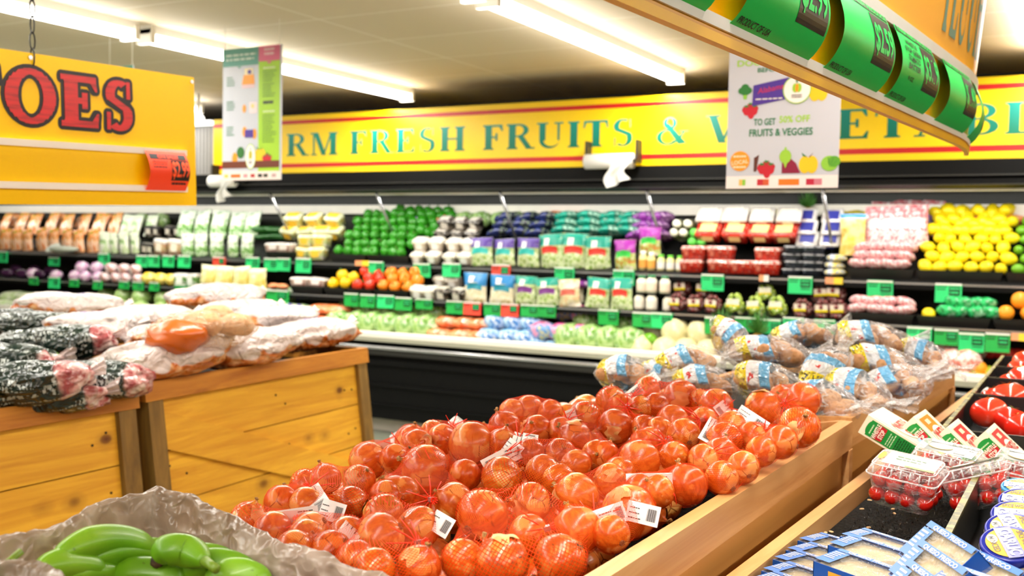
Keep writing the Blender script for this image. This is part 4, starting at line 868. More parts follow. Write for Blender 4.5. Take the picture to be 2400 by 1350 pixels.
def liner(rim, center, label, nlen=150):
    P = [Vector(atz(px, py, z)) for px, py, z in rim]; acc = [0]
    for a, b in zip(P, P[1:]): acc.append(acc[-1] + (b - a).length)
    def at(u):
        s = u * acc[-1]; i = max(j for j in range(len(acc) - 1) if acc[j] <= s + 1e-9); f_ = (s - acc[i]) / (acc[i + 1] - acc[i]); return P[i].lerp(P[i + 1], f_)
    c = Vector((center[0], center[1], 0)); prof = [(.022, -.30), (.020, -.16), (.018, -.06), (.014, -.012), (.006, 0), (-.003, -.003), (-.010, -.022), (-.013, -.05), (-.016, -.09), (-.022, -.125), (-.04, -.15)]
    def fn(u, v):
        p = at(u); d = (Vector((p.x, p.y, 0)) - c).normalized(); j = v * (len(prof) - 1); i = min(int(j), len(prof) - 2); f_ = j - i
        o = prof[i][0] + (prof[i + 1][0] - prof[i][0]) * f_; z = prof[i][1] + (prof[i + 1][1] - prof[i][1]) * f_; q = p + d * o + Vector((0, 0, z))
        k = noise.noise(q * 16) * .009 + noise.noise(q * 42) * .005 + .0025 * noise.noise(q * 95); return tuple(q + d * k + Vector((0, 0, k * .7)))
    m = MB(); m.grid(fn, nlen, 40, LINER); return solo(m, 'box_liner', label, 'plastic liner', smooth=True)
RIM = [(-260, 1400, 1.15), (-130, 1318, 1.15), (0, 1266, 1.15), (100, 1236, 1.15), (200, 1199, 1.15), (270, 1176, 1.152), (320, 1152, 1.155), (362, 1139, 1.157), (420, 1157, 1.152), (520, 1207, 1.142), (620, 1258, 1.132), (700, 1282, 1.13), (780, 1312, 1.125), (850, 1337, 1.12), (980, 1392, 1.115), (1100, 1450, 1.11)]
liner(RIM, (-.72, .52), 'crumpled translucent plastic liner draped over the banana box rim')
liner([(-220, 1330, 1.15), (-90, 1296, 1.15), (10, 1307, 1.153), (45, 1309, 1.153), (85, 1330, 1.15), (140, 1362, 1.145), (230, 1420, 1.14)], (-.83, .42), 'crumpled plastic liner of the second banana box in the bottom left corner', 80)
bx = thing('banana_box', 'cardboard banana box hidden under the crumpled liner', 'box', T(0, 0, 0)); m = MB()
for a, b in (((-.95, .845, .92), (-.50, .857, 1.085)), ((-.955, .56, .92), (-.943, .85, 1.085)), ((-.512, .56, .92), (-.50, .85, 1.085)), ((-.955, .56, .92), (-.50, .572, 1.085))): m.box(a, b, CARD)
part(m, 'side_wall', bx); m = MB(); m.box((-.943, .572, .92), (-.512, .845, .935), CARD); part(m, 'box_bottom', bx)
st = thing('box_stand', 'dark stand carrying the banana boxes', 'stand', T(0, 0, 0)); m = MB(); m.box((-1.3, .1, .88), (-.46, .865, .919), paint('3a2f28', .6)); part(m, 'stand_top', st); m = MB(); m.box((-1.25, .15, 0), (-.5, .86, .88), paint('2c2622', .6)); part(m, 'stand_body', st)
n = N('banana_green'); v = n.coord(); g = n.noise(v, 12, 2); col = n.ramp(g, [(.3, C('5e9a14')), (.55, C('7ab01e')), (.75, C('90c030'))]); sp_ = n.ramp(n.noise(v, 130, 1), [(.74, 0.0), (.77, .6)]); n.bump(n.noise(v, 30, 2), .05, .003); BAN = n.set(n.mix(sp_, col, C('4a6a14')), .36, .5, Coat_Weight=.1)
BT = speck('banana_tip', ['2a1c10', '5a4428', '1a120a'], 80, .8); BTG = speck('banana_neck', ['6a8a1e', '8aa832'], 30, .4)
def banana(pts, dep, label, r=.0165, tip=BT):
    cp = [Vector(atd(px, py, min(dep + (dz[0] if dz else 0), .895 / (.874 * (1200 - px) / FPX + .484)))) for px, py, *dz in pts]; fine = []
    for i in range(len(cp) - 1):
        p0, p1, p2, p3 = cp[max(i - 1, 0)], cp[i], cp[i + 1], cp[min(i + 2, len(cp) - 1)]
        for k in range(6):
            t_ = k / 6; fine.append(.5 * ((2 * p1) + (p2 - p0) * t_ + (2 * p0 - 5 * p1 + 4 * p2 - p3) * t_ ** 2 + (3 * p1 - p0 - 3 * p2 + p3) * t_ ** 3))
    fine.append(cp[-1]); nN = len(fine); rad = []
    for i in range(nN):
        s = i / (nN - 1); rad.append(r * min(1, .42 + 1.5 * s ** .8 if s < .4 else 1) * (1 if s < .72 else max(.36, 1 - ((s - .72) / .28) ** 1.6 * .66)))
    o = MB(); o.tube(fine, rad, 20, BAN)
    # flattened five-sided cross-section
    for i in range(nN):
        for k in range(20):
            q = Vector(o.v[i * 20 + k]); c = fine[i]; o.v[i * 20 + k] = tuple(c + (q - c) * (1 + .045 * math.cos(5 * 2 * math.pi * k / 20 + .5)))
    b = solo(o, 'banana', label, 'banana', None, 'green bananas in the lined box', True)
    d = (fine[0] - fine[1]).normalized(); m = MB(); m.tube([fine[0] - d * .001, fine[0] + d * .003, fine[0] + d * .007], [rad[0] * 1.05, rad[0] * 1.0, rad[0] * .7], 12, tip); part(m, 'blossom_tip', b, True)
    d = (fine[-1] - fine[-2]).normalized(); m = MB(); m.tube([fine[-1] - d * .002, fine[-1] + d * .012, fine[-1] + d * .024], [rad[-1] * 1.0, rad[-1] * .8, rad[-1] * .85], 10, BTG); part(m, 'stalk', b, True)
q = lambda *a: [(x / 2.667, 1120 + y / 2.667, *r) for x, y, *r in a]
banana(q((365, 488), (450, 440), (560, 402), (680, 390), (800, 405), (900, 450), (960, 500, -.03)), 1.20, 'green banana at the back, nearest the liner corner', .0165)
banana(q((240, 570), (330, 545), (450, 542), (560, 560), (680, 600)), 1.15, 'green banana low at the left under the back one', .0165)
banana(q((545, 515), (625, 478), (740, 458), (860, 468), (960, 500), (1020, 560, -.02)), 1.165, 'green banana second from the back, pale tip at the left', .0165)
banana(q((872, 438), (935, 455), (985, 500), (1005, 570), (960, 640)), 1.15, 'green banana with a black tip turned towards the others in the middle', .0165)
banana(q((988, 515), (1030, 465), (1100, 445), (1190, 462), (1280, 520, -.02)), 1.07, 'short green banana with a round brown tip right of the middle', .0165)
banana(q((1045, 625), (1100, 548), (1200, 505), (1310, 502), (1420, 540), (1500, 600, -.02)), 1.12, 'green banana third from the right end', .0165)
banana(q((1110, 640), (1200, 570), (1320, 533), (1440, 548), (1550, 605), (1620, 670, -.01)), 1.095, 'green banana second from the right end', .0165)
banana(q((1300, 650), (1400, 605), (1510, 598), (1610, 640), (1680, 700)), 1.07, 'rightmost green banana, cut by the frame edge', .0165)
banana(q((340, 625), (450, 598), (600, 590), (740, 608), (850, 660)), 1.10, 'green banana along the bottom frame edge at the left', .0165)
banana(q((680, 640), (800, 600), (930, 590), (1060, 620), (1150, 680)), 1.085, 'green banana along the bottom frame edge in the middle', .0165)
banana([(-60, 1395), (-30, 1360), (2, 1332)], 1.05, 'green banana tip in the bottom left corner box', .012)
# ------------------------------------------------------------ curved price board hanging over the onion crate
A2, B2 = atz(1600, 66, 1.72), atz(2277, 352, 1.72); tv = (B2 - A2)[:2]; LB = np.linalg.norm(tv); tv /= LB; nv = np.array([tv[1], -tv[0]])   # nv: the side shown, +X
LS, RB = LB - .20, 1.8
def plan(s):
    if s <= LS: return A2[:2] + tv * s, nv
    a = (s - LS) / RB; c = A2[:2] + tv * LS - nv * RB; return c + RB * (nv * math.cos(a) + tv * math.sin(a)), nv * math.cos(a) + tv * math.sin(a)
def bd(s, z, off=0.0):
    p, nn = plan(s); p = p + nn * (off - .010); return (p[0] + .09 * (z - 1.72), p[1], z)
SE = LS + RB * .21; S0 = -1.15
AMB = paint('f7ac00', .35, .3, .03)
board = thing('price_board', 'curved yellow hanging price board with green price tags, top right', 'price board')
def strip(name, z0, z1, o0, o1, mat, label=None, s0=S0, s1=SE, nu=70):
    m = MB(); pr = [(z0, o0), (z0, o1), (z1, o1), (z1, o0), (z0, o0)]
    m.grid(lambda u, v: bd(s0 + (s1 - s0) * u, *[a + (b - a) * (v * 4 - min(3, int(v * 4 + 1e-6))) for a, b in zip(pr[min(3, int(v * 4 + 1e-6))], pr[min(3, int(v * 4 + 1e-6)) + 1])]), nu, 4, mat); return part(m, name, board, False, None, label)
ZL, ZU = 1.744, 1.886
strip('lower_panel', 1.724, ZU + .03, -.003, .0, AMB, 'amber lower panel'); strip('upper_panel', ZU + .028, 2.34, -.003, .001, AMB, 'amber upper panel')
strip('bottom_ledge', 1.720, 1.733, -.003, .010, paint('fabc00', .35), 'yellow bottom ledge'); strip('bottom_ledge', 1.729, ZL - .003, -.003, .006, paint('eaa600', .35), 'yellow bottom ledge')
strip('price_rail', ZL - .004, ZL + .012, .0, .010, WHT, 'white price rail'); strip('price_rail', ZU + .006, ZU + .030, .0, .010, WHT, 'white price rail')
F = Flat(board, lambda x, y, o: bd(x, y, .0015 + o)); q, L = serif('TLUUH')
for p in q: F.poly('lettering', paint('5b8a78', .35), [(LB - .50 + a * .5 / L, 1.96 + b * .26) for a, b in p], 1)
F.done()
for s in (-.4, .6, 1.5):
    p = bd(s, 2.34); m = MB(); m.tube([p, (p[0], p[1], ZC)], .002, 5, CG); part(m, 'hanging_wire', board)
def s_of(px, py):
    d = ray(px, py)[:2]; M2 = np.array([[tv[0], -d[0]], [tv[1], -d[1]]]); return float(np.linalg.solve(M2, -A2[:2])[0])
GT, GD = paint('16cf58', .4, .35, .03), paint('2a2420', .4)
starts = [s_of(px, 20 + (px - 1600) * .44) for px in (1705, 1925, 2068, 2186)]
sp = (starts[3] - starts[0]) / 3; starts = [starts[0] - 2 * sp, starts[0] - sp] + starts + [starts[3] + sp * 1.02]
TAGT = [('', '', '$1.99', ''), ('', '', '$3.49', 'PRODUCT OF USA'), ('', '', '$2.99', 'PRODUCT OF USA'), ('', '', '$2.59', 'PRODUCT OF USA'), (('WHISTLE', 'STOP GREEN', 'TOMATO', 'BATTER'), '9 OZ', '$3.19', 'PRODUCT OF USA'), ('', '', '$1.49', ''), ('', '', '', '')]
TDES = ['nearest tag of the curved board, mostly out of frame', 'green tag of the curved board at the top frame edge', 'large green tag of the curved board, its price cut by the frame', 'large green tag priced two fifty-nine on the curved board', 'green batter mix tag priced three nineteen on the curved board', 'foreshortened green tag, second from the board end', 'last green tag at the far end of the curved board']
HT = ZU - ZL + .006
for i, s0 in enumerate(starts):
    W = min(sp * .80, SE - s0 - .004); t = thing('price_tag', TDES[i], 'price tag', None, 'large price tags on the curved board')
    def wp(x, y, o, s0=s0): v_ = min(1, max(0, y / HT)); return bd(s0 + x, ZL + .006 + y, .008 + (.030 if s0 + .2 < SE else .008) * math.sin(math.pi * v_ ** .8) + o)
    m = MB(); m.grid(lambda u, v: wp(u * W, v * HT, 0), 8, 18, GT); part(m, 'card', t, True)
    F = Flat(t, wp); X = lambda a: a * W; Y = lambda b: b * HT; tx, oz, pr, pu = TAGT[i]
    F.rect('header_bar', GD, X(.02), Y(.89), X(.98), Y(.97), 1, 2); F.text('header_text', GT, 'FARM FRESH PRODUCE', X(.5), Y(.93), .009, off=2, bold=.02, width=X(.9))
    F.rect('price_block', GD, X(.56), Y(.24), X(.97), Y(.87), 1, 14)
    if pr: F.text('price_text', GT, pr, X(.765), Y(.56), Y(.34), off=2, bold=.022, width=X(.37))
    for k, ln in enumerate(tx or ()): F.text('product_text', BLK, ln, X(.30), Y(.79 - k * .11), .0105, bold=.03, off=2, width=X(.40) if len(ln) > 8 else X(.30)); F.done()
    if oz: F.text('product_text', BLK, oz, X(.25), Y(.30), .008, off=2, width=X(.13)); F.done()
    if pu: F.text('product_text', BLK, pu, X(.21), Y(.055), .0078, bold=.015, off=2, width=X(.36))
    F.done()
# ------------------------------------------------------------ the tomato table
tb, _ = crate((-.276, 4.40), (-.4435, .75), 1.0, 1.15, 'tan wooden display table with a black mat holding tomatoes and cheese', pine=False, rim_h=.05, cat='display table', name='display_table', fl=.034)
m = MB(); m.grid(lambda u, v: (-.41 + u * 1.12 + .047 * v * 3.55, .80 + v * 3.55, .968 + .004 * noise.noise(Vector((u * 190, v * 500, 0)))), 130, 220, MATB, True)
solo(m, 'rubber_mat', 'black fibrous mat on the tomato table', 'mat', T(.018, 0, 0), smooth=False)
m = MB(); rr = random.Random(3); FB = paint('0c0c0c', .5, .3); FBL = paint('6a6860', .3, .6)
for k in range(5200):
    u = rr.uniform(0, .42); v = rr.uniform(.30, 1.5); x = -.385 + .047 * (v - .3) + u; y = .8 + v; a = rr.uniform(0, 6.28); l = rr.uniform(.004, .010); h = rr.uniform(.002, .008); b = FB if rr.random() < .93 else FBL
    dx, dy = math.cos(a) * l, math.sin(a) * l; m.add([(x, y, .969), (x + dx * .5 - dy * .12, y + dy * .5 + dx * .12, .970 + h), (x + dx, y + dy, .970 + h * .4), (x + dx * .5 + dy * .12, y + dy * .5 - dx * .12, .969 + h)], [(0, 1, 2, 3)], b)
solo(m, 'mat_fibres', 'black curly fibres of the mat on the tomato table', 'mat', T(.012, 0, 0), kind='stuff')
CRM = paint('d8b080', .7)
for i, (px, py) in enumerate(((2038, 1172), (2093, 1193), (2096, 1203), (2032, 1240), (2036, 1236), (1935, 1248), (1948, 1246), (2020, 1193))):
    p = atz(px, py, .976); m = MB(); m.ball((.005, .003, .0015), CRM, 7, 4, T(p[0], p[1], p[2], i), lambda d: 1 + .4 * noise.noise(d * 3 + Vector((i, 0, 0))))
    solo(m, 'onion_crumb', 'pale dry crumb lying on the black mat of the tomato table', 'crumb', None, 'crumbs on the black mat')
# black plastic trays
TRB = paint('161616', .3, .5, .1); TRE = speck('tray_edge', ['7a7028', '3a3a20', 'b0a860'], 30, .4)
def tray(x0, x1, y0, y1, z, h, label):
    t = thing('produce_tray', label, 'tray', T(0, 0, 0), 'black trays on the tomato table'); w_ = .006
    for a, b in (((x0, y0, z - h), (x0 + w_, y1, z)), ((x1 - w_, y0, z - h), (x1, y1, z)), ((x0 + w_, y0, z - h), (x1 - w_, y0 + w_, z)), ((x0 + w_, y1 - w_, z - h), (x1 - w_, y1, z))):
        m = MB(); m.box(a, b, TRB); o = part(m, 'tray_wall', t)
    m = MB(); m.box((x0 - .004, y0, z), (x0 + w_, y1, z + .004), TRE); m.box((x0, y0, z), (x1, y0 + .004, z + .003), TRB); m.box((x0, y1 - .004, z), (x1, y1, z + .003), TRB); part(m, 'tray_rim', t, False, None, 'worn yellowish rim')
    m = MB(); m.box((x0 + w_, y0 + w_, z - h), (x1 - w_, y1 - w_, z - h + .004), TRB); part(m, 'tray_floor', t)
tray(-.155, .22, 1.425, 1.955, 1.06, .085, 'black tray holding the garlic jars, nearest of the trays')
TY = [(2.40, 3.035), (3.045, 3.455), (3.465, 3.80), (3.81, 4.2)]
for (a, b), d in zip(TY, ('behind the leaning batter boxes', 'second behind the batter boxes', 'third behind the batter boxes', 'farthest, at the end of the table')): tray(-.262, .12, a, b, 1.06, .085, f'black tray of red tomatoes {d}')
TOMM = speck('tomato_skin', ['d81e14', 'e8301c', 'ee4a2c'], 9, .15, .6, coat=.5); CAL = paint('5a8a2a', .6)
tomb = MB(); tomb.ball((.045, .045, .038), TOMM, 26, 16, None, lambda d: 1 + .03 * math.cos(5 * math.atan2(d.y, d.x)) * (1 - abs(d.z)) - .18 * max(0, d.z - .86) / .14 * 1.0); TOM = tomb.mesh('tomato', True)
cal = MB()
for k in range(6):
    a = k * 1.047; cal.add([(0, 0, .034), (.010 * math.cos(a - .3), .010 * math.sin(a - .3), .036), (.026 * math.cos(a), .026 * math.sin(a), .039), (.010 * math.cos(a + .3), .010 * math.sin(a + .3), .036)], [(0, 1, 2, 3)], CAL)
CALM = cal.mesh('calyx')
stk = MB(); stk.tube([(0, 0, .0385), (0, 0, .0395)], .014, 14, WHT)
STKM = stk.mesh('sticker')
for px, py, z, sc, tx, ty, d in ((2318, 968, 1.045, 1.0, -.5, .2, 'with a white sticker in the tray behind the batter boxes'), (2368, 985, 1.035, .9, .3, 0, 'low in the tray behind the batter boxes, right'), (2395, 1000, 1.03, .9, .3, .3, 'at the frame edge in the tray behind the batter boxes'), (2366, 935, 1.05, 1.15, -.3, -.2, 'large and bright in the second tray'), (2332, 937, 1.035, .95, .2, .3, 'left of the large one in the second tray'), (2396, 946, 1.035, 1.0, .2, .3, 'right of the large one in the second tray'), (2400, 890, 1.05, 1.1, -.3, 0, 'in the third tray at the frame edge'), (2372, 905, 1.03, 1.0, .3, 0, 'low in the third tray'), (2408, 852, 1.06, 1.1, -.3, 0, 'in the farthest tray at the frame edge'), (2392, 868, 1.04, 1.0, 0, 0, 'behind the third tray divider')):
    p = atz(px, py, z); o = put('tomato', TOM, None, T(p[0], p[1], p[2], R_(0, 6), tx, ty, sc)); tag(o, f'big red tomato {d}', 'tomato', 'big tomatoes in the black trays'); put('calyx', CALM, o)
    if 'sticker' in d or 'large' in d: put('sticker', STKM, o, Matrix.Rotation(-.5, 4, 'X') @ Matrix.Rotation(.5, 4, 'Y'))
k = 0
for (a, b), d in zip(TY, ('the tray behind the batter boxes', 'the second tray', 'the third tray', 'the farthest tray')):
    for x in (-.02, .07):
        for y in np.arange(a + .06, b - .05, .11):
            k += 1; o = put('tomato', TOM, None, T(x + R_(-.01, .01), y + R_(-.01, .01), 1.018, R_(0, 6), R_(-.4, .4), 0, .95)); tag(o, f'red tomato in the right half of {d}', 'tomato', f'tomatoes in the right half of {d}'); put('calyx', CALM, o)
# ------------------------------------------------------------ leaning batter mix boxes
CRE = paint('f4e8cc', .35, .4, .03); GRB = paint('158a38', .3, .4, .05); RDP = paint('b81e28', .35); ORP = paint('ee7a1e', .35); GOLD = speck('gold_seal', ['c8860e', 'e8b02a', 'a86a08'], 60, .3)
TH_, LN, WDT = .0405, .19, .118
BXS = [((2035, 972), 27, 'leaning lowest at the left, glare on its picture side', CRE, 'pale'), ((2140, 977), 42, 'second from the left with an orange corner', ORP, 'orange'), ((2220.5, 1000), 42, 'third from the left with a red corner', RDP, 'red'), ((2310, 1011), 42, 'at the right frame edge with a red corner', RDP, 'red')]
for i, ((px, py), deg, d, cc, _) in enumerate(BXS):
    B = Vector(atd(px, py, 2.0)); a = math.radians(deg); L_ = Vector((math.cos(a), 0, -math.sin(a))); N1 = Vector((math.sin(a), 0, math.cos(a)))
    yaw = Matrix.Rotation(-.06, 4, 'Z'); L_ = (yaw @ L_.to_4d()).to_3d(); N1 = (yaw @ N1.to_4d()).to_3d(); Yv = L_.cross(N1) * -1
    if Yv.y < 0: Yv = -Yv
    O = B - N1 * TH_ + L_ * LN; t = thing('batter_mix_box', f'green and cream batter mix box {d}', 'box', frame(O, N1, -L_, -Yv), 'batter mix boxes leaning in a row')
    m = MB(); m.box((0, 0, 0), (TH_, WDT, LN), CRE); part(m, 'carton', t)
    F = Flat(t); F.rect('green_side', GRB, .004, .0, TH_ - .004, LN - .012, 1); F.disc('green_side', GRB, TH_ / 2, LN - .014, .014, .006, 1)
    F.poly('logo_print', RDP, [(.007, LN - .045), (.034, LN - .045), (.036, LN - .028), (.005, LN - .028)], 2)
    F.text('logo_print', paint('f7ead8', .4), 'WHISTLE', TH_ / 2, LN - .029, .0085, bold=.03, off=3, width=.030); F.text('logo_print', paint('f7ead8', .4), 'STOP', TH_ / 2, LN - .040, .0085, bold=.03, off=3, width=.018)
    F.lines('small_print', paint('bfe0b0', .4), .010, LN - .020, .030, 1, .004, .0025, 2, .05); F.lines('small_print', paint('bfe0b0', .4), .007, LN - .055, .034, 3, .0045, .0018, 2, .2); F.lines('small_print', paint('0c4a1c', .4), .006, LN - .072, .035, 12, .0045, .0022, 2, .2)
    F.disc('gold_seal', GOLD, TH_ / 2 + .006, LN - .118, .0095, None, 3); F.poly('gold_seal', GOLD, [(TH_ / 2 + .002, LN - .124), (TH_ / 2 + .004, LN - .136), (TH_ / 2 + .010, LN - .136), (TH_ / 2 + .012, LN - .124)][::-1], 2)
    F.disc('tomato_print', paint('9aa83a', .4), TH_ / 2 + .008, LN - .155, .014, .018, 3); F.disc('tomato_print', paint('c8cc7a', .4), TH_ / 2 + .010, LN - .157, .010, .013, 4); F.lines('small_print', paint('0c4a1c', .4), .005, LN - .140, .018, 5, .005, .0022, 2, .3); F.done()
    F = Flat(t, lambda x, y, o: (TH_ + o, x, y)); w2 = WDT
    F.rect('picture_side', paint('e9dcc0', .3), .008, .006, w2 - .006, LN - .006, 1)
    if i: F.rect('corner_print', cc, w2 * .12, LN - .042, w2 * .80, LN - .010, 2); F.rect('corner_print', paint('f4c0a0', .4), w2 * .3, LN - .028, w2 * .55, LN - .017, 3)
    F.disc('logo_print', paint('f4ead6', .3), w2 * .5, LN - .066, w2 * .38, .032, 3); F.text('logo_print', RDP, 'WHISTLE', w2 * .5, LN - .054, .020, bold=.03, off=4, width=w2 * .66); F.text('logo_print', RDP, 'STOP', w2 * .5, LN - .078, .020, bold=.03, off=4, width=w2 * .42)
    F.disc('picture_print', paint('9ac0de', .4), w2 * .4, LN - .115, w2 * .3, .022, 2); F.rect('picture_print', RDP, w2 * .4, LN - .135, w2 * .62, LN - .110, 3); F.disc('picture_print', paint('c8c03a', .4), w2 * .5, LN - .155, w2 * .36, .026, 3); F.disc('picture_print', paint('6a8a2a', .4), w2 * .6, LN - .166, w2 * .22, .018, 4); F.done()
# ------------------------------------------------------------ clamshells of cherry tomatoes
CLAM = film('clamshell_plastic', 'ffffff', .05, 40, .06, 1.0, .004); CLE = film('clamshell_edge', 'f4f0f0', .42, 60, .08, 1.0, .004)
CHT = speck('cherry_skin', ['b8140c', 'cc1e12', 'd83420'], 12, .12, .7, coat=.6); cm = MB(); cm.ball((.0132, .0132, .0128), CHT, 18, 12); CHM = cm.mesh('cherry_tomato', True); cs = MB(); cs.lathe([(0, .0126), (.0018, .0127), (.0022, .0122)], 8, CAL); CSM = cs.mesh('stem_scar')
def rrect(w_, d, r, n=5):
    q = []
    for cx, cy_, a0 in ((w_ / 2 - r, d / 2 - r, 0), (-w_ / 2 + r, d / 2 - r, 90), (-w_ / 2 + r, -d / 2 + r, 180), (w_ / 2 - r, -d / 2 + r, 270)):
        for k in range(n): a = math.radians(a0 + 90 * k / (n - 1)); q.append((cx + r * math.cos(a), cy_ + r * math.sin(a)))
    return q
def loft(m, rings, mat, cap0=False, cap1=False):
    n_ = len(rings[0]); v = [p for r in rings for p in r]; f = [(i * n_ + k, i * n_ + (k + 1) % n_, (i + 1) * n_ + (k + 1) % n_, (i + 1) * n_ + k) for i in range(len(rings) - 1) for k in range(n_)]
    if cap0: f.append(tuple(range(n_ - 1, -1, -1)))
    if cap1: f.append(tuple((len(rings) - 1) * n_ + k for k in range(n_)))
    m.add(v, f, mat)
def clamshell(M, label, dark, desc):
    t = thing('tomato_clamshell', label, 'clamshell pack', M, 'clamshell packs of cherry tomatoes'); w_, d, h = .110, .086, .056
    m = MB(); loft(m, [[(x, y, z) for x, y in rrect(w_ - .022 + .02 * z / h, d - .022 + .02 * z / h, .012)] for z in (0, .02, .04, h)], CLAM, True); part(m, 'tub', t, True)
    m = MB(); loft(m, [[(x, y, z) for x, y in rrect(w_ + a, d + a, .012)] for z, a in ((h, .0), (h + .004, .004), (h + .014, -.006), (h + .018, -.012))], CLAM, False, True); part(m, 'lid', t, True)
    m = MB()
    for z, a, r in ((h, .005, .0016), (h + .016, -.008, .0011)):
        q = [(x, y, z) for x, y in rrect(w_ + a, d + a, .012)]; m.tube(q + [q[0]], r, 6, CLE, False)
    for k in range(7):
        for s in (-1, 1): m.tube([(-.045 + k * .015, s * (d / 2 + .001), h + .003), (-.045 + k * .015, s * (d / 2 - .004), h + .015)], .0016, 5, CLE)
    part(m, 'rim', t, True)
    F = Flat(t, lambda x, y, o: (x, y, h + .0185 + o)); LBK, LBW = paint('1c2a20', .35), paint('c4c8bc', .3)
    if dark:
        F.rect('label_print', LBK, -.036, -.030, .046, .030, 1); F.rect('label_print', LBW, -.036, .018, .046, .028, 2); F.disc('label_print', paint('e9dcdc', .4), -.014, -.001, .019, .014, 3); F.disc('label_print', paint('b8a050', .4), -.014, -.001, .021, .016, 2)
        F.lines('label_print', LBW, .012, .008, .042, 4, .009, .004, 3, .4); F.lines('label_print', BLK, .0, .020, .042, 1, .01, .005, 3)
    else:
        F.rect('label_print', LBW, -.036, -.030, .048, .028, 1); F.lines('label_print', paint('5a7a5a', .4), -.020, .008, .030, 2, .011, .004, 2, .3); F.disc('label_print', paint('d8a020', .4), .042, -.026, .008, .005, 3); F.disc('label_print', paint('7a9a2a', .4), .020, -.026, .02, .004, 2); F.disc('label_print', paint('d8a020', .4), -.043, .0, .005, .018, 2)
    F.done(); k = 0
    for z in (.0145, .039):
        for a in range(4):
            for b in range(3):
                q = M @ Vector((-.0375 + a * .025 + R_(-.004, .004), -.025 + b * .025 + R_(-.002, .002), z + R_(-.001, .005)))
                o = put('cherry_tomato', CHM, None, Matrix.Translation(q) @ Matrix.Rotation(R_(0, 6), 4, 'X') @ Matrix.Rotation(R_(0, 6), 4, 'Z')); tag(o, f'cherry tomato inside the clamshell {desc}', 'cherry tomato', f'cherry tomatoes in the clamshell {desc}'); put('stem_scar', CSM, o)
def cm_at(px, py, dep, rz, rx, ry): p = atd(px, py, dep); return T(p[0], p[1], p[2], rz, rx, ry) @ Matrix.Translation((0, 0, -.056))
clamshell(cm_at(2127, 1106, 1.74, -.12, .16, .10), 'clear clamshell of cherry tomatoes with a white label, nearest on the black mat', False, 'with the white label')
clamshell(cm_at(2222, 1074, 1.88, -.14, .14, .10), 'clear clamshell of cherry tomatoes with a dark label and white oval, second from left', True, 'with the dark label')
clamshell(cm_at(2285, 1112, 1.80, .05, -.10, -.34), 'tilted clear clamshell of cherry tomatoes resting on the garlic tray corner', True, 'tilted against the garlic tray')
clamshell(cm_at(2408, 1098, 1.86, -.10, .14, .12), 'clear clamshell with dark label cut off by the right frame edge', True, 'at the right frame edge')
# ------------------------------------------------------------ boxed white cheese
QBL, QLB, QGO, QCR = paint('0d4fa8', .3, .4, .05), paint('5a84cc', .35, .3, .06), paint('e0a52c', .35), speck('cheese_white', ['a8936a', 'c8b48a', '8a7852'], 20, .4); QF = film('cheese_film', 'c4c4c4', .03, 60, .10, .8, .008)
QL, QW, QH = .106, .060, .031
def cheese_proto():
    t = thing('cheese_box', '', 'cheese box'); m = MB(); m.box((.004, .004, .001), (QL - .004, QW - .004, QH - .003), QCR); part(m, 'cheese', t)
    m = MB()
    for a, b in (((0, 0, 0), (QL, .0012, QH)), ((0, QW - .0012, 0), (QL, QW, QH)), ((0, 0, 0), (.0012, QW, QH)), ((QL - .0012, 0, 0), (QL, QW, QH)), ((0, 0, 0), (QL, QW, .001))): m.box(a, b, QBL)
    part(m, 'carton', t)
    m = MB(); m.grid(lambda u, v: (u * QL, v * QW, QH + .0004 + .0022 * math.sin(math.pi * u) * math.sin(math.pi * v) + .0012 * noise.noise(Vector((u * 9, v * 7, 1)))), 14, 10, QF); part(m, 'clear_window', t, True)
    F = Flat(t); F.rect('side_print', QGO, .024, .002, QL - .018, QH - .006, 1); F.disc('side_print', paint('4a8aa0', .4), .045, .012, .004, None, 2); F.done()
    F = Flat(t, lambda x, y, o: (x, y, QH + .003 + o)); F.rect('top_print', QLB, 0, QW - .009, QL, QW, 1); F.text('top_print', WHT, 'QUESO FRESCO', QL * .5, QW - .0055, .0058, bold=.02, off=2, width=QL * .7)
    F.rect('top_print', QLB, 0, .004, .022, QW - .011, 1); F.lines('top_print', WHT, .003, QW - .018, .019, 5, .006, .0028, 2, .3); F.done(); return t
Q0 = cheese_proto(); QM = []
def qb(p, rz, rx, ry, d, corner=(0, 0, QH)):
    dup(Q0, T(p[0], p[1], p[2], rz, rx, ry) @ Matrix.Translation([-c for c in corner]), f'blue box of white cheese {d}', 'cheese boxes on the tomato table')
for i, (px, py, d) in enumerate(((1869, 1267, 'farthest of the left column by the wooden rim'), (1841, 1290, 'second of the left column by the wooden rim'), (1811, 1311, 'third of the left column by the wooden rim'), (1784, 1338, 'fourth of the left column by the wooden rim'), (1752, 1362, 'of the left column cut by the bottom frame edge'))): qb(atz(px, py, 1.002), -.42, 0, .0, d)
for px, py, d, rx in ((1968, 1257, 'uppermost of the middle three, gold side showing', .0), (1940, 1277.5, 'second of the middle three', .05), (1906, 1315, 'nearest of the middle three at the bottom edge', .06)): qb(atz(px, py, 1.034), -.42, rx, .04, d)
for a, b, z, rx, d in (((2186, 1224), (2247, 1274), 1.10, .75, 'standing highest against the garlic tray'), ((2249, 1272), (2330, 1304), 1.085, .62, 'at the right by the garlic jar'), ((2163, 1266), (2235, 1322), 1.09, .78, 'in front of the highest standing one'), ((2136, 1312), (2190, 1366), 1.085, .8, 'leaning at the bottom frame edge'), ((2233, 1325), (2320, 1350), 1.075, .25, 'flat at the bottom edge with its front showing'), ((2318, 1336), (2400, 1365), 1.05, .3, 'in the bottom right corner')):
    p, q = atz(*a, z), atz(*b, z); rz = math.atan2(q[1] - p[1], q[0] - p[0]); qb(p, max(rz, -.95), rx, .05, d, (0, QW, QH))
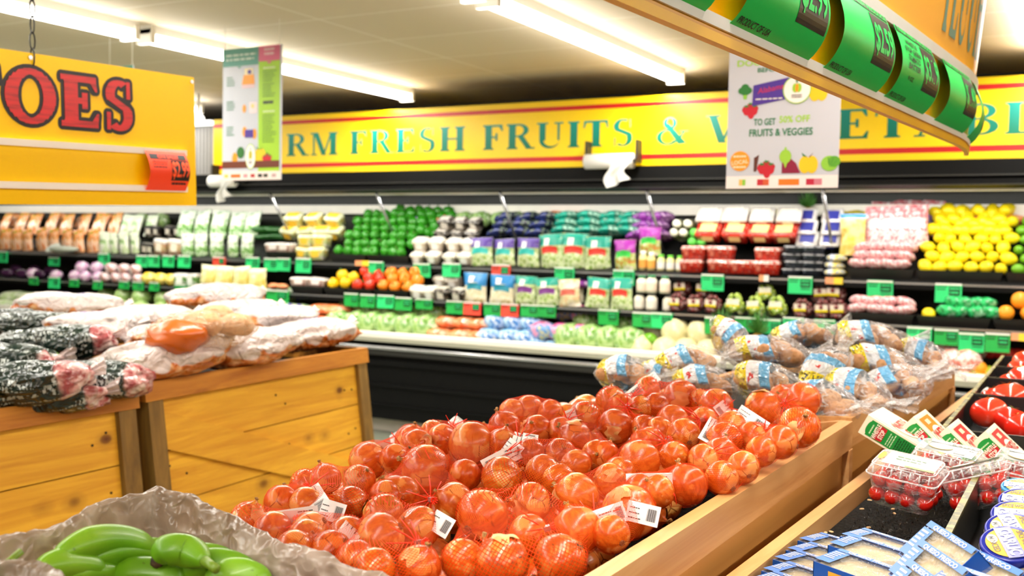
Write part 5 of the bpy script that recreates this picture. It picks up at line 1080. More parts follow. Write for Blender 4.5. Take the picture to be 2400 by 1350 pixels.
for x, y in ((-.20, 1.30), (-.09, 1.30), (-.20, 1.38), (-.10, 1.365), (-.31, 1.30), (-.30, 1.37), (-.29, 1.44), (-.28, 1.51), (.01, 1.30)): dup(Q0, T(x, y, .971, -.42), 'blue box of white cheese in the hidden bottom layer', 'cheese boxes underneath')
for c in list(Q0.children): bpy.data.objects.remove(c)
bpy.data.objects.remove(Q0)
# ------------------------------------------------------------ garlic jars
GLB, GLY = paint('1c2890', .25, .4), paint('d8a600', .4, .2); GAR = speck('minced_garlic', ['c8a85a', 'e0cb8a', 'a8823a'], 90, .3); GLS = film('jar_glass', 'fff8e8', .10, 3, .03, 1.0, .001)
def jar(M, label, caps=GLB):
    t = thing('garlic_jar', label, 'jar', M, 'garlic jars in the black tray'); r = .0315
    m = MB(); m.lathe([(0, -.056), (r * .9, -.056), (r * .98, -.05), (r * .98, -.016), (r * .8, -.013), (0, -.013)], 28, GAR); part(m, 'garlic_filling', t, True)
    m = MB(); m.lathe([(0, -.058), (r * .94, -.058), (r * 1.03, -.052), (r * 1.03, -.014), (r * .86, -.010)], 28, GLS); part(m, 'glass', t, True)
    m = MB(); m.lathe([(r * .97, -.013), (r * 1.06, -.012), (r * 1.07, -.002), (r * 1.03, .0), (r * .99, -.0008), (0, -.0008)], 36, caps); l = part(m, 'lid', t, True)
    F = Flat(l, lambda x, y, o: (x, y, o)); F.disc('lid_print', GLY, 0, 0, r * .86, None, 1, 32); F.disc('lid_print', paint('c8b0a0', .3), -.010, -.017, .008, .006, 2)
    F.poly('lid_print', GLB, [(-r * .9, -.010), (r * .9, -.010), (r * .9, .010), (-r * .9, .010)], 2); F.text('lid_print', WHT, 'GARLIC', 0, 0, .0135, bold=.03, off=3, width=r * 1.55)
    F.text('lid_print', BLK, 'MINCED', 0, -.018, .007, bold=.02, off=2, width=r * .9); F.text('lid_print', BLK, 'SPICE WORLD', 0, .017, .007, bold=.02, off=2, width=r * 1.2)
    F.done()
    F = Flat(l, lambda x, y, o: ((r * 1.075 + o) * math.cos(x), (r * 1.075 + o) * math.sin(x), y)); F.text('band_text', GLY, 'GARLIC', -2.5, -.0065, .0062, off=1, bold=.02, width=.7); F.lines('band_text', WHT, -1.9, -.008, -.6, 1, .01, .003, 1, .1); F.done()
for px, py, z, rz, rx, ry, d in ((2366, 1272, 1.092, -.9, .42, .10, 'nearest, its whole lid showing'), (2374, 1237, 1.092, -.9, .40, .08, 'second from the front'), (2384, 1204, 1.092, .3, .36, .06, 'third from the front with turned lid'), (2398, 1172, 1.085, .2, .34, .05, 'fourth from the front at the frame edge')):
    p = atz(px, py, z); Mj = Matrix.Translation(p) @ Matrix.Rotation(-.25, 4, 'Z') @ Matrix.Rotation(ry, 4, 'Y') @ Matrix.Rotation(rx, 4, 'X') @ Matrix.Rotation(rz, 4, 'Z'); jar(Mj, f'blue lidded jar of minced garlic {d}')
p = atz(2400, 1140, 1.075); jar(T(p[0], p[1], p[2], 0, .2, 0), 'garlic jar with a light blue lid, farthest in the tray', paint('3a8ac8', .25))
# ------------------------------------------------------------ produce in the display case
UF, UB, UT = (6.575, 1.268), (6.80, 1.40), (6.945, 1.50)      # upper shelf: front, back, along the rail
MF, MB2, LF, LB2 = (6.37, 1.012), (6.56, 1.03), (6.26, .702), (6.46, .74)
PYR = {UF: 575, UB: 525, UT: 500, MF: 665, MB2: 650, LF: 780, LB2: 750}
def xat(px, lv): return float(aty(px, PYR[lv] + (px - 1200) * (.012 if lv in (UF, UB, UT) else .04), lv[0])[0])
ORD = ['leftmost', 'second', 'third', 'fourth', 'fifth', 'sixth', 'seventh', 'eighth', 'ninth', 'tenth', 'eleventh', 'twelfth', 'thirteenth', 'fourteenth']
PROTO = {}
def lib(key, name, cat, fn):
    if key not in PROTO:
        t = thing(name, '', cat, T(0, 0, -50)); fn(t); PROTO[key] = t
    return PROTO[key]
def row(key, pxs, lv, label, group, dz=0.0, s=1.0, rz=0.0, rx=0.0, ry=0.0, jit=.19, dy=0.0, lay=False):
    for i, px in enumerate(pxs):
        x = xat(px, lv); lab = label.replace('#', ORD[i] if len(pxs) > 1 else 'single') if '#' in label else label
        M = T(x + R_(-.012, .012), lv[0] + dy + R_(-.012, .012), lv[1] + dz, rz + R_(-jit, jit), rx, ry + R_(-jit, jit) * .5, s * R_(.95, 1.05))
        dup(PROTO[key], M, lab, group)
LET = speck('lettuce_in_bag', ['6a9430', 'b8cc86', 'dbe4be', '86aa44'], 26, .25, .6); GRNB = speck('greens_in_bag', ['3f7a2a', '8fc070', 'e6f0dc', '5a9a3a'], 22, .2, .7)
def psurf(w_, h, d, seed):
    def f(u, v, side, off=0.0):
        bul = max(0, math.sin(math.pi * u)) ** .55 * (1 - abs(v - .40) ** 2.2 * 2.6) if v < .98 else .02
        k = noise.noise(Vector((u * 4 + seed, v * 5, side))) * .012; tp = 1 - .10 * max(0, math.sin(math.pi * v)) * abs(2 * u - 1) ** 3
        return ((u - .5) * w_ * tp, side * (max(.04, bul) * d / 2 + k * (v > .05) + off), v * h)
    return f
def bag(w_, h, d, body, top, lab=None, lab2=None, seed=1, topv=.66):
    def fn(t):
        f = psurf(w_, h, d, seed); m = MB(); m.grid(lambda u, v: f(u, v, -1), 10, 12, body); m.grid(lambda u, v: f(u, v, 1), 10, 12, body, True); part(m, 'bag_body', t, True)
        m = MB(); m.grid(lambda u, v: f(u, topv + v * (.995 - topv), -1, .0012), 10, 5, top); m.grid(lambda u, v: f(u, topv + v * (.995 - topv), 1, .0012), 10, 5, top, True); part(m, 'printed_top', t, True)
        if lab:
            m = MB(); m.grid(lambda u, v: f(.5 + (u - .5) * .66, .40 + v * .20 + .05 * math.sin(u * 3.1), -1, .0020), 8, 4, lab); part(m, 'label_band', t, True)
        if lab2:
            m = MB(); m.grid(lambda u, v: f(.28 + .22 * u, .66 + .22 * v, -1, .0024), 4, 4, lab2); part(m, 'logo_patch', t, True)
    return fn
def pillow(w_, d, h, mat, band=None, seed=0):
    """a filled bag lying on its back"""
    def fn(t):
        m = MB(); o = Vector((seed * 3.1, .4, 0)); ff = lambda q: 1 + .14 * noise.noise(q * 2.2 + o) + .08 * noise.noise(q * 6 + o)
        m.ball((w_ / 2, d / 2, h / 2), mat, 18, 12, T(0, 0, h / 2), ff); part(m, 'bag_body', t, True)
        if band:
            m = MB(); m.ball((w_ / 2, d / 2, h / 2), band, 18, 12, T(0, 0, h / 2), lambda q: ff(q) * 1.015 if abs(q.x) < .38 else .2); part(m, 'label_band', t, True)
    return fn
def clam(w_, h, d, fill, lid, lab=None, labtop=True):
    def fn(t):
        m = MB(); loft(m, [[(x, y, z) for x, y in rrect(w_ - a, d - a, .014)] for z, a in ((0, .016), (h * .7, .004), (h * .74, 0))], fill, True); part(m, 'tub', t, True)
        m = MB(); loft(m, [[(x, y, z) for x, y in rrect(w_ - a, d - a, .014)] for z, a in ((h * .74, -.004), (h * .80, -.004), (h, .012))], lid, False, True); part(m, 'lid', t, True)
        if lab:
            m = MB(); m.box((-w_ * .33, -d * .30, h), (w_ * .33, d * .30, h + .002), lab); m.box((-w_ * .22, -d / 2 - .0015, h * .25), (w_ * .22, -d / 2 + .008, h * .75), lab); part(m, 'label', t)
    return fn
def lump(r, mat, lob=0, ns=.06, nf=2.0, stem=None, seed=0, tips=0.0):
    def fn(t):
        m = MB(); o = Vector((seed * 2.7, 0, 1))
        def ff(q):
            k = 1 + ns * noise.noise(q * nf + o)
            if lob: k *= 1 + .07 * math.cos(lob * math.atan2(q.y, q.x)) * (1 - abs(q.z) ** 3); k *= 1 - .22 * max(0, q.z - .8) / .2
            if tips: k *= 1 + tips * abs(q.x) ** 14
            return k
        m.ball(r, mat, 18, 12, None, ff); part(m, 'skin', t, True)
        if stem:
            rz_ = r[2] if isinstance(r, tuple) else r; m = MB(); m.tube([(0, 0, rz_ * .74), (.002, 0, rz_ * .95), (.006, 0, rz_ * 1.15)], [.008, .006, .006], 7, stem); part(m, 'stem', t, True)
    return fn
G_ = lambda s: paint(s, .35, .5, .10)
gls = lambda s, r=.25: paint(s, r, .5, .08)
STEMG = paint('4f7a2a', .6)
# heaps of loose fruit on the sloping upper shelf and small piles on the middle one
def heap(key, px0, px1, lv, rows_, step, label, group, z0, rise, dy, rot=True, s=1.0, jit=.012):
    x0, x1 = xat(px0, lv), xat(px1, lv)
    for r in range(rows_):
        nn = max(1, int((x1 - x0) / step)); 
        for i in range(nn):
            x = x0 + (i + .5 + (.5 if r % 2 else 0)) * (x1 - x0) / nn
            if x > x1 - step * .2 + .02: continue
            M = T(x + R_(-jit, jit), lv[0] + r * dy + R_(-jit, jit) * .6, z0 + r * rise + R_(-jit, jit) * .7, R_(0, 6.28), R_(-1.1, 1.1) if rot else R_(-.2, .2), R_(-.8, .8) if rot else 0, s * R_(.9, 1.06))
            dup(PROTO[key], M, label, group)
lib('gpep', 'green_pepper', 'bell pepper', lump((.042, .042, .046), gls('2f8a1a'), 4, .05, 2, STEMG)); lib('ypep', 'yellow_pepper', 'bell pepper', lump((.045, .045, .046), gls('f5c411'), 4, .05, 2, STEMG))
lib('rpep', 'red_pepper', 'bell pepper', lump((.045, .045, .046), gls('d8341a'), 4, .05, 2, STEMG)); lib('opep', 'orange_pepper', 'bell pepper', lump((.048, .048, .048), gls('f4881a'), 4, .05, 2, STEMG))
lib('lemon', 'lemon', 'lemon', lump((.045, .037, .037), gls('f5dc14', .35), 0, .03, 2, None, 0, .14)); lib('lime', 'lime', 'lime', lump((.036, .031, .031), gls('6aa81e', .3), 0, .03, 2, None, 1, .1)); lib('orange', 'orange', 'orange', lump(.046, gls('f79a1c', .4), 0, .02))
heap('gpep', 786, 955, UF, 6, .080, 'green bell pepper in the big heap on the upper shelf', 'green peppers on the upper shelf', 1.345, .062, .062)
heap('gpep', 900, 1035, UB, 5, .080, 'green bell pepper in the upper right of the heap on the upper shelf', 'green peppers at the upper right of the heap', 1.50, .045, .04)
heap('gpep', 850, 905, UB, 4, .080, 'green bell pepper in the middle top of the heap', 'green peppers at the top of the heap', 1.50, .045, .04)
heap('lemon', 2155, 2362, UF, 7, .073, 'yellow lemon in the heap on the upper shelf at the right', 'lemons on the upper shelf', 1.345, .056, .055); heap('lemon', 2180, 2350, UB, 4, .075, 'yellow lemon at the top of the upper shelf heap', 'lemons at the top of the heap', 1.56, .042, .05)
heap('lime', 2366, 2440, UF, 6, .066, 'green lime right of the lemons on the upper shelf', 'limes on the upper shelf', 1.34, .058, .055)
heap('ypep', 768, 822, MF, 2, .085, 'yellow bell pepper in the tray on the middle shelf', 'yellow peppers on the middle shelf', 1.10, .055, .05); heap('rpep', 824, 884, MF, 3, .085, 'red bell pepper in the tray on the middle shelf', 'red peppers on the middle shelf', 1.095, .045, .05); heap('opep', 886, 968, MF, 3, .092, 'orange bell pepper in the tray on the middle shelf', 'orange peppers on the middle shelf', 1.095, .05, .05)
heap('lemon', 2160, 2205, MF, 1, .075, 'yellow lemon beside the green netted bags on the middle shelf', 'lemons on the middle shelf', 1.085, .05, .05); heap('orange', 2335, 2440, MF, 2, .092, 'orange in the tray at the right end of the middle shelf', 'oranges on the middle shelf', 1.10, .065, .03)
STR = paint('1a1816', .4, .4, .1)
def btray(px0, px1, lv, label):
    a, b = xat(px0, lv), xat(px1, lv); y = lv[0] - .05; m = MB()
    m.hexa([(a + .02, y + .02, lv[1] - .012), (b - .02, y + .02, lv[1] - .012), (b - .02, y + .07, lv[1] - .006), (a + .02, y + .07, lv[1] - .006)], [(a, y, lv[1] + .055), (b, y, lv[1] + .055), (b, y + .05, lv[1] + .055), (a, y + .05, lv[1] + .055)], STR)
    for x in (a, b - .006): m.box((x, y + .05, lv[1] + .045), (x + .006, y + .22, lv[1] + .055), STR)
    solo(m, 'shelf_tray', label, 'tray', None, 'black trays on the shelves')
for a, b, lv, d in ((782, 866, UF, 'upper shelf under the green peppers, left one'), (868, 966, UF, 'upper shelf under the green peppers, right one'), (632, 702, UF, 'upper shelf under the pinkish snack packs'), (1992, 2146, UF, 'upper shelf under the radish bags'), (2152, 2355, UF, 'upper shelf under the lemons'), (2360, 2460, UF, 'upper shelf under the limes'), (768, 818, MF, 'middle shelf under the yellow peppers'), (820, 880, MF, 'middle shelf under the red peppers'), (884, 966, MF, 'middle shelf under the orange peppers'), (1992, 2146, MF, 'middle shelf under the radish bags'), (2152, 2325, MF, 'middle shelf under the green bags'), (2330, 2460, MF, 'middle shelf under the oranges'), (690, 765, MF, 'middle shelf under the mixed snack tray')): btray(a, b, lv, f'black tray on the {d}')
# bags and packs, upper shelf
CAR = speck('carrots_in_bag', ['e8701a', 'f6a04a', 'fbe0c4', 'ee7a22'], 30, .2, .7, stretch=(1, 1, .3)); WHG = speck('celery_hearts', ['dfe8cc', 'f6f6ec', 'a8c47c'], 24, .25, .6, stretch=(1, 1, .4)); MUSH = speck('mushroom_fill', ['f7efe2', 'd8c4a8', 'fff8ee', 'b89a78'], 24, .3); DMU = speck('dark_mushroom', ['2c2622', '1a1614', '6a5a4c', 'c8beb0'], 26, .3)
SBY = speck('strawberry_fill', ['c4241a', 'e0402a', 'a81814', 'e8806a'], 30, .25, .6); BLU = speck('blueberry_fill', ['23262e', '34394a', '16181e', '5a6070'], 34, .3); CLR = speck('clear_lid', ['e8e6e2', 'cfc8c0', 'f6f4f2'], 20, .12, .8); GRP = speck('red_grape_fill', ['5a1a1e', '8a3a3a', '32100f', 'c89a90'], 34, .2, .7); GGR = speck('green_grape_fill', ['8aa82a', 'b8d05a', '6a8a1e', 'e4ecb8'], 34, .2, .7)
lib('carb', 'carrot_bag', 'bag of carrots', bag(.16, .22, .07, CAR, speck('carrot_top', ['f4d8b8', 'f09040', '8ab05a'], 25, .25), None, None, 1)); lib('cel', 'celery_heart_bag', 'bag of celery', bag(.13, .20, .07, WHG, G_('dfe9cf'), G_('a8c890'), None, 2)); lib('grb', 'greens_bag', 'bag of greens', bag(.16, .22, .09, GRNB, speck('greens_top', ['c8dcb8', 'eef4e8', '5a9a3a'], 25, .2), paint('e8f0e4', .3), None, 3))
lib('corn', 'baby_corn_pack', 'snack pack', clam(.15, .14, .07, speck('corn_fill', ['f0c060', 'f4dcc0', 'e08a5a', 'e8e0d0'], 22, .3), CLR, paint('f4ead8', .4))); lib('dark', 'herb_pack', 'herb pack', clam(.10, .10, .06, DMU, STR, paint('c8c0b0', .4)))
lib('snk', 'snack_tray', 'snack pack', clam(.17, .07, .09, speck('snack_fill', ['d8a89a', 'f0d8d0', 'c07a6a'], 28, .3), CLR, paint('f4e8e4', .4))); lib('sqp', 'squash_pack', 'squash pack', clam(.15, .10, .09, speck('squash_fill', ['e8c83a', 'f4e8a0', 'c8d890', 'f4f0e0'], 22, .3), speck('squash_lid', ['e8e4c8', 'd8e0a8', 'f6f4ea'], 20, .2), paint('f2c23a', .4)))
row('carb', [8, 38, 68, 98, 128, 158, 188, 218], UF, 'clear bag of orange carrots, # from the left in the front of the upper shelf', 'carrot bags front'); row('carb', [5, 40, 75, 112, 150, 188, 225, 262], UB, 'clear bag of orange carrots, # from the left in the back of the upper shelf', 'carrot bags back', .03, 1.05, 0, -.35)
row('carb', [20, 70, 125, 180, 235], UT, 'clear bag of carrots along the back rail, # from the left', 'carrot bags at the rail', .0, .95, 0, -.7)
row('cel', [246, 268, 290, 314], UF, 'pale celery heart bag, # from the left, upper shelf front', 'celery heart bags'); row('cel', [290, 318, 348], UB, 'pale celery heart bag, # from the left, upper shelf back', 'celery heart bags behind', .03, 1.05, 0, -.3)
row('dark', [340, 356], UF, 'small dark herb pack, # of two beside the celery hearts', 'herb packs'); row('dark', [352, 372, 395, 415], UB, 'dark herb pack, # from the left in the back of the upper shelf', 'herb packs behind', .03)
row('corn', [381, 412], UF, 'white and yellow baby corn pack, # of two on the upper shelf', 'baby corn packs'); row('grb', [443, 474, 508, 545, 580], UF, 'clear bag of chopped greens, # from the left, front of the upper shelf', 'greens bags front', 0, .88); row('grb', [432, 470, 512, 552, 592], UB, 'clear bag of leafy greens, # from the left, back of the upper shelf', 'greens bags back', .03, 1.15, 0, -.25)
row('snk', [645, 676], UF, 'pinkish snack tray, # of two on a black tray', 'snack trays', .06); row('sqp', [712, 746], UF, 'yellow and white squash pack, # of two left of the green peppers', 'squash packs low'); row('sqp', [712, 748], UF, 'yellow and white squash pack, # of two stacked on top', 'squash packs high', .105, 1, 0, 0, 0, .05, .03)
row('sqp', [690, 725, 762, 795], UB, 'pale squash pack, # from the left, back of the upper shelf', 'squash packs behind', .04, 1.1, 0, .6); row('sqp', [700, 745, 790], UB, 'pale squash pack high at the back, # from the left', 'squash packs high behind', .15, 1.1, 0, .6)
lib('cuke', 'cucumber', 'cucumber', lump((.11, .026, .026), gls('1f5a1c'), 0, .05, 2))
row('cuke', [618, 632, 646, 660], UB, 'dark green cucumber, # from the left beside the greens bags', 'cucumbers', .05, 1, .5); row('cuke', [622, 640, 656], UB, 'dark green cucumber lying on top, # from the left', 'cucumbers on top', .11, 1, .6)
lib('mus', 'mushroom_pack', 'mushroom pack', clam(.115, .095, .09, MUSH, speck('film_top', ['fffaf0', 'e8dcc8', 'ffffff'], 30, .1, .8), paint('f4f0ea', .3))); lib('dmus', 'brown_mushroom_pack', 'mushroom pack', clam(.115, .085, .09, DMU, speck('film_dark', ['4a403a', '2a2422', 'b8aea0'], 30, .1, .8), paint('d8d0c4', .3)))
for k, (zz, dyy) in enumerate(((0, 0), (.1, .04))):
    row('mus', [985, 1022, 1062, 1096], UF, f'white mushroom pack, # from the left in the {"lower" if k == 0 else "upper"} layer on the upper shelf', f'mushroom packs {k}', zz, 1.0, 0, .35, 0, .06, dyy)
row('dmus', [1045, 1078, 1112], UB, 'brown mushroom pack, # from the left behind the white ones', 'brown mushroom packs', .05, 1, 0, .5); row('dmus', [1050, 1085, 1120], UB, 'brown mushroom pack in the higher back layer, # from the left', 'brown mushroom packs high', .14, 1, 0, .5)
TEAL, NAVY, PURP, MAG, SKY = G_('0f9a86'), G_('2c2f86'), G_('5a3f9a'), G_('a02aa0'), G_('2f86c8')
lib('spu', 'salad_bag', 'salad bag', bag(.20, .205, .075, LET, PURP, G_('3ac0b8'), paint('f0eef0', .3), 4)); lib('ste', 'salad_bag', 'salad bag', bag(.20, .235, .08, LET, TEAL, G_('d8382a'), paint('f0eeea', .3), 5)); lib('sma', 'salad_bag', 'salad bag', bag(.18, .21, .08, speck('slaw_in_bag', ['c85a3a', 'a8b85a', 'f0e0d0'], 24, .25), MAG, G_('3ac04a'), None, 6, .55))
lib('sbl', 'salad_bag', 'salad bag', bag(.185, .20, .075, speck('chopped_in_bag', ['e4d8a8', 'f6f0d8', 'c8b878'], 24, .25), SKY, G_('1f8aa0'), paint('f0eef0', .3), 7, .55)); lib('stp', 'salad_bag', 'salad bag', bag(.185, .20, .075, LET, TEAL, G_('7a3a8a'), paint('f0eeea', .3), 8, .72)); lib('spe', 'salad_bag', 'salad bag', bag(.16, .18, .075, speck('peach_in_bag', ['e0b088', 'd8d0a0', 'f2e8d8'], 24, .25), speck('peach_top', ['e84a7a', 'f4e4d0', 'c8d870'], 14, .25), G_('d86a5a'), None, 9))
row('spu', [1130, 1183, 1237], UF, 'purple topped salad bag, # from the left on the upper shelf', 'purple topped salad bags'); row('ste', [1294, 1346, 1400], UF, 'teal topped salad bag with red label, # from the left', 'teal topped salad bags'); row('sma', [1466], UF, 'magenta topped slaw bag right of the teal salad bags', None); row('sma', [1508], UF, 'magenta bag standing behind the slaw bag', None, .10, .9, 0, 0, 0, .1, .08)
lib('lnv', 'salad_bag', 'salad bag', pillow(.22, .20, .075, speck('navy_bag', ['1a1f4a', '2c3a78', '10122a', '8fa08a'], 16, .2, .7), None, 1)); lib('lte', 'salad_bag', 'salad bag', pillow(.22, .20, .075, speck('teal_bag', ['0a7a6a', '18a890', '2a6a5a', 'a8d8c0'], 14, .2, .7), None, 2)); lib('lpu', 'salad_bag', 'salad bag', pillow(.2, .18, .08, speck('violet_bag', ['7a2a8a', 'a04ab0', '5a1a6a', 'd8a8d8'], 14, .2, .7), None, 3))
for k in range(3):
    w3 = ('lower', 'middle', 'upper')[k]
    row('lnv', [1170 + 8 * k, 1218 + 6 * k, 1265 + 4 * k], UB, f'navy salad bag lying in the {w3} layer, # from the left', f'navy salad bags {k}', .07 + .06 * k, 1, .4, -.3, 0, .3, .03 * k); row('lte', [1325, 1380, 1432, 1475], UB, f'teal salad bag lying in the {w3} layer, # from the left', f'teal salad bags {k}', .09 + .055 * k, 1, .3, -.3, 0, .3, .03 * k)
    row('lpu', [1505, 1540], UB, f'violet salad bag lying in the {w3} layer, # of two', f'violet salad bags {k}', .07 + .06 * k, 1, .3, -.3, 0, .3, .03 * k)
# dressing bottles
def bottle(body, cap, h=.12, r=.026, lab=None):
    def fn(t):
        m = MB(); m.lathe([(0, 0), (r, .002), (r, h * .68), (r * .6, h * .84), (r * .55, h * .86)], 16, body); part(m, 'bottle_body', t, True)
        m = MB(); m.lathe([(r * .66, h * .84), (r * .68, h), (0, h)], 16, cap); part(m, 'cap', t, True)
        m = MB(); m.lathe([(r * 1.02, h * .15), (r * 1.02, h * .55)], 16, lab or WHT); part(m, 'label', t, True)
    return fn
lib('dre', 'dressing_bottle', 'dressing bottle', bottle(paint('f0dc9a', .2), paint('f2f0ea', .3), .13, .03, paint('e8a850', .3))); lib('dgr', 'dressing_bottle', 'dressing bottle', bottle(paint('efe6a8', .2), paint('6ac83a', .3), .11, .028)); lib('jar', 'dressing_jar', 'dressing jar', bottle(paint('f3ecd8', .2), paint('2a2a26', .3), .115, .036, paint('efe8dc', .3))); lib('jarg', 'dressing_jar', 'dressing jar', bottle(paint('f3ecd8', .2), paint('2a7a4a', .3), .115, .036, paint('f0dcc8', .3)))
row('dre', [1505, 1528], UF, 'pale dressing bottle with orange label, # of two', 'orange label dressing bottles', 0, 1, 0, 0, 0, .03); row('dgr', [1550, 1572, 1592], UF, 'yellowish dressing bottle with green cap standing in front, # from the left', 'green cap dressing bottles', 0, 1, 0, 0, 0, .03)
lib('dlg', 'dressing_bottle', 'dressing bottle', bottle(paint('4a5a2a', .3), paint('6ae05a', .35), .22, .040)); lib('dlw', 'dressing_bottle', 'dressing bottle', bottle(paint('6a6a4a', .3), paint('f4f2e0', .35), .22, .038))
for k, (xs, kk, zz) in enumerate((([1570, 1596], 'dlw', .26), ([1564, 1586], 'dlw', .20), ([1612, 1634], 'dlg', .20), ([1608, 1630], 'dlg', .14), ([1600, 1624], 'dlg', .08))):
    for i, px in enumerate(xs): dup(PROTO[kk], T(xat(px, UF), 6.90, UF[1] + zz + .03, 0, math.pi / 2 - .15), f'dressing bottle lying cap forwards, {"left" if i == 0 else "right"} of pair, {ORD[k]} pair from the top'.replace('leftmost', 'first'), 'dressing bottles lying down')
# berries
lib('stb', 'strawberry_clamshell', 'berry pack', clam(.165, .085, .12, SBY, speck('berry_lid', ['d86a58', 'e8c0b8', 'b83a2c'], 30, .12, .8))); lib('stu', 'strawberry_clamshell', 'berry pack', clam(.165, .085, .12, SBY, CLR, paint('f2ead0', .3))); lib('stl', 'strawberry_clamshell', 'berry pack', clam(.165, .085, .12, SBY, SBY, paint('f0d890', .3))); lib('blb', 'blueberry_clamshell', 'berry pack', clam(.13, .045, .11, BLU, speck('blue_lid', ['5a5e66', 'a8a8ac', '34363c'], 24, .12, .8))); lib('blu', 'blueberry_clamshell', 'berry pack', clam(.13, .045, .11, BLU, CLR, paint('3a3f9a', .3)))
for k in range(2):
    row('stb', [1627, 1690] + ([1748] if k == 0 else []) + [1806], UF, f'strawberry clamshell, # from the left in the {("bottom", "second")[k]} layer', f'strawberry clamshells {k}', .088 * k, 1, 0, 0, 0, .04, .01 * k)
row('stl', [1672, 1733, 1793, 1850], UB, 'strawberry clamshell with yellow label tilted up, # from the left', 'tilted strawberry clamshells', .10, 1, 0, .75, 0, .04, -.05); row('stu', [1668, 1730, 1795, 1858], UB, 'strawberry clamshell with white lid tilted in the top row, # from the left', 'top strawberry clamshells', .21, 1, 0, .9, 0, .04, .0)
for k in range(4): row('blb', [1862, 1910], UF, f'blueberry clamshell lying flat, # of two, {("bottom", "second", "third", "top")[k]} layer', f'blueberry clamshells {k}', .047 * k, 1, 0, 0, 0, .04)
for k in range(3): row('blu', [1902 - 6 * k, 1952 - 2 * k], UB, f'blueberry clamshell with dark blue label tilted up, # of two, {("lowest", "middle", "highest")[k]} row', f'tilted blueberry clamshells {k}', .08 + .075 * k, 1, 0, 1.0, 0, .04, -.03 + .03 * k)
lib('blw', 'blue_white_pack', 'snack pack', pillow(.13, .14, .05, speck('blue_white', ['2a6ac8', 'f0f2f6', 'f0d83a', '4a8ad8'], 16, .25), None, 4)); [row('blw', [1956], UF, f'blue and white packet, {w3} of three in a small stack', 'blue and white packets', .045 * k) for k, w3 in enumerate(('bottom', 'middle', 'top'))]
lib('yel', 'yellow_bag', 'snack bag', bag(.15, .24, .07, speck('yellow_fill', ['f0cc3a', 'f8e49a', 'e8b02a'], 14, .3), paint('3a8ad8', .3), None, None, 11, .9)); row('yel', [2004], UB, 'yellow bag with blue edge left of the radish bags', None, .0, 1.05, 0, 0, 0, .05, -.1)
RAD = speck('radish_in_bag', ['c42a3a', 'f2dcdc', 'd8606a', 'f6eeee'], 24, .2, .7); lib('radu', 'radish_bag', 'radish bag', bag(.13, .25, .07, RAD, speck('radish_top', ['f0e4e4', 'd86a70', 'f8f4f4'], 18, .2, .7), paint('f4eeee', .3), None, 12)); lib('radl', 'radish_bag', 'radish bag', pillow(.13, .11, .06, RAD, None, 5))
row('radu', [2050, 2085, 2120, 2155], UB, 'red and white radish bag hanging upright, # from the left', 'upright radish bags', .06, 1.05, 0, -.25, 0, .15, -.08); row('radu', [2058, 2100, 2145, 2178], UT, 'radish bag in the back row, # from the left', 'back radish bags', .02, 1.0, 0, -.4)
for k in range(3): row('radl', [2012 + 5 * k, 2045 + 5 * k, 2080 + 4 * k, 2115 + 3 * k], UF, f'small radish bag lying in the {("lowest", "middle", "upper")[k]} layer of the black tray, # from the left', f'lying radish bags {k}', .055 + .05 * k, 1, 0, -.3, 0, .5, .03 * k)
# along the back rail
CANT = speck('melon_skin', ['e4dcae', 'd8d09a', 'ece6c4'], 30, .5); lib('mel', 'melon', 'melon', lump(.095, CANT, 0, .03))
lib('let', 'wrapped_lettuce', 'lettuce', lump((.085, .08, .07), speck('wrapped_green', ['7ea848', 'b4d08c', '5f9432', 'd8e6c2'], 16, .2, .7), 0, .16, 2.4)); lib('cab', 'cabbage', 'cabbage', lump((.088, .088, .08), speck('cabbage_leaf', ['94b860', 'bcd490', '78a444', 'd4e2b8'], 10, .35), 0, .07, 2))
lib('onb', 'orange_snack_bag', 'snack bag', pillow(.2, .16, .09, speck('orange_bag', ['f07a2a', 'f8b080', 'e85a1a'], 14, .25), None, 6)); lib('pbs', 'purple_snack_bag', 'snack bag', pillow(.15, .12, .10, speck('purple_bag', ['3a3a9a', '8a6ab8', 'e8e0f0', 'd88a9a'], 18, .25), None, 7))
row('pbs', [935, 975, 1005], UT, 'small purple bag along the back rail, # from the left', 'purple bags at the rail', .06); row('onb', [1045], UT, 'orange bag along the back rail above the mushrooms', None, .06); row('let', [1090, 1130, 1172, 1215, 1250], UT, 'wrapped green lettuce along the back rail, # from the left', 'lettuce at the rail', .11); row('onb', [1305, 1345], UT, 'orange bag along the back rail above the teal salad bags, # of two', 'orange bags at the rail', .09); row('let', [1290, 1395], UT, 'wrapped lettuce beside the orange bags at the rail, # of two', 'lettuce by the orange bags', .06)
row('mel', [1742, 1795, 1838], UT, 'pale melon behind the strawberry clamshells, # from the left', 'melons at the rail', .12, .9); row('let', [330, 375, 500, 560], UT, 'wrapped green vegetable at the back rail far left, # from the left', 'greens at the rail', .08); lib('yfl', 'yellow_bag', 'snack bag', pillow(.16, .12, .08, speck('yellow_green', ['e8d03a', 'b8b02a', 'f4e48a'], 16, .3), None, 8)); row('yfl', [1965, 2005, 2040], UT, 'yellow green bag along the back rail, # from the left', 'yellow bags at the rail', .11); row('pbs', [2190, 2225], UT, 'colourful bag behind the lemons, # of two', 'bags behind lemons', .10); row('onb', [2245, 2290, 2335, 2372], UT, 'red orange bag behind the lemons, # from the left', 'orange bags behind lemons', .09, .8)
LEAF = paint('4f8a3a', .5, .4, .2); PINE = speck('pineapple_skin', ['b88a2a', '7a5a1a', 'd8b04a'], 60, .6)
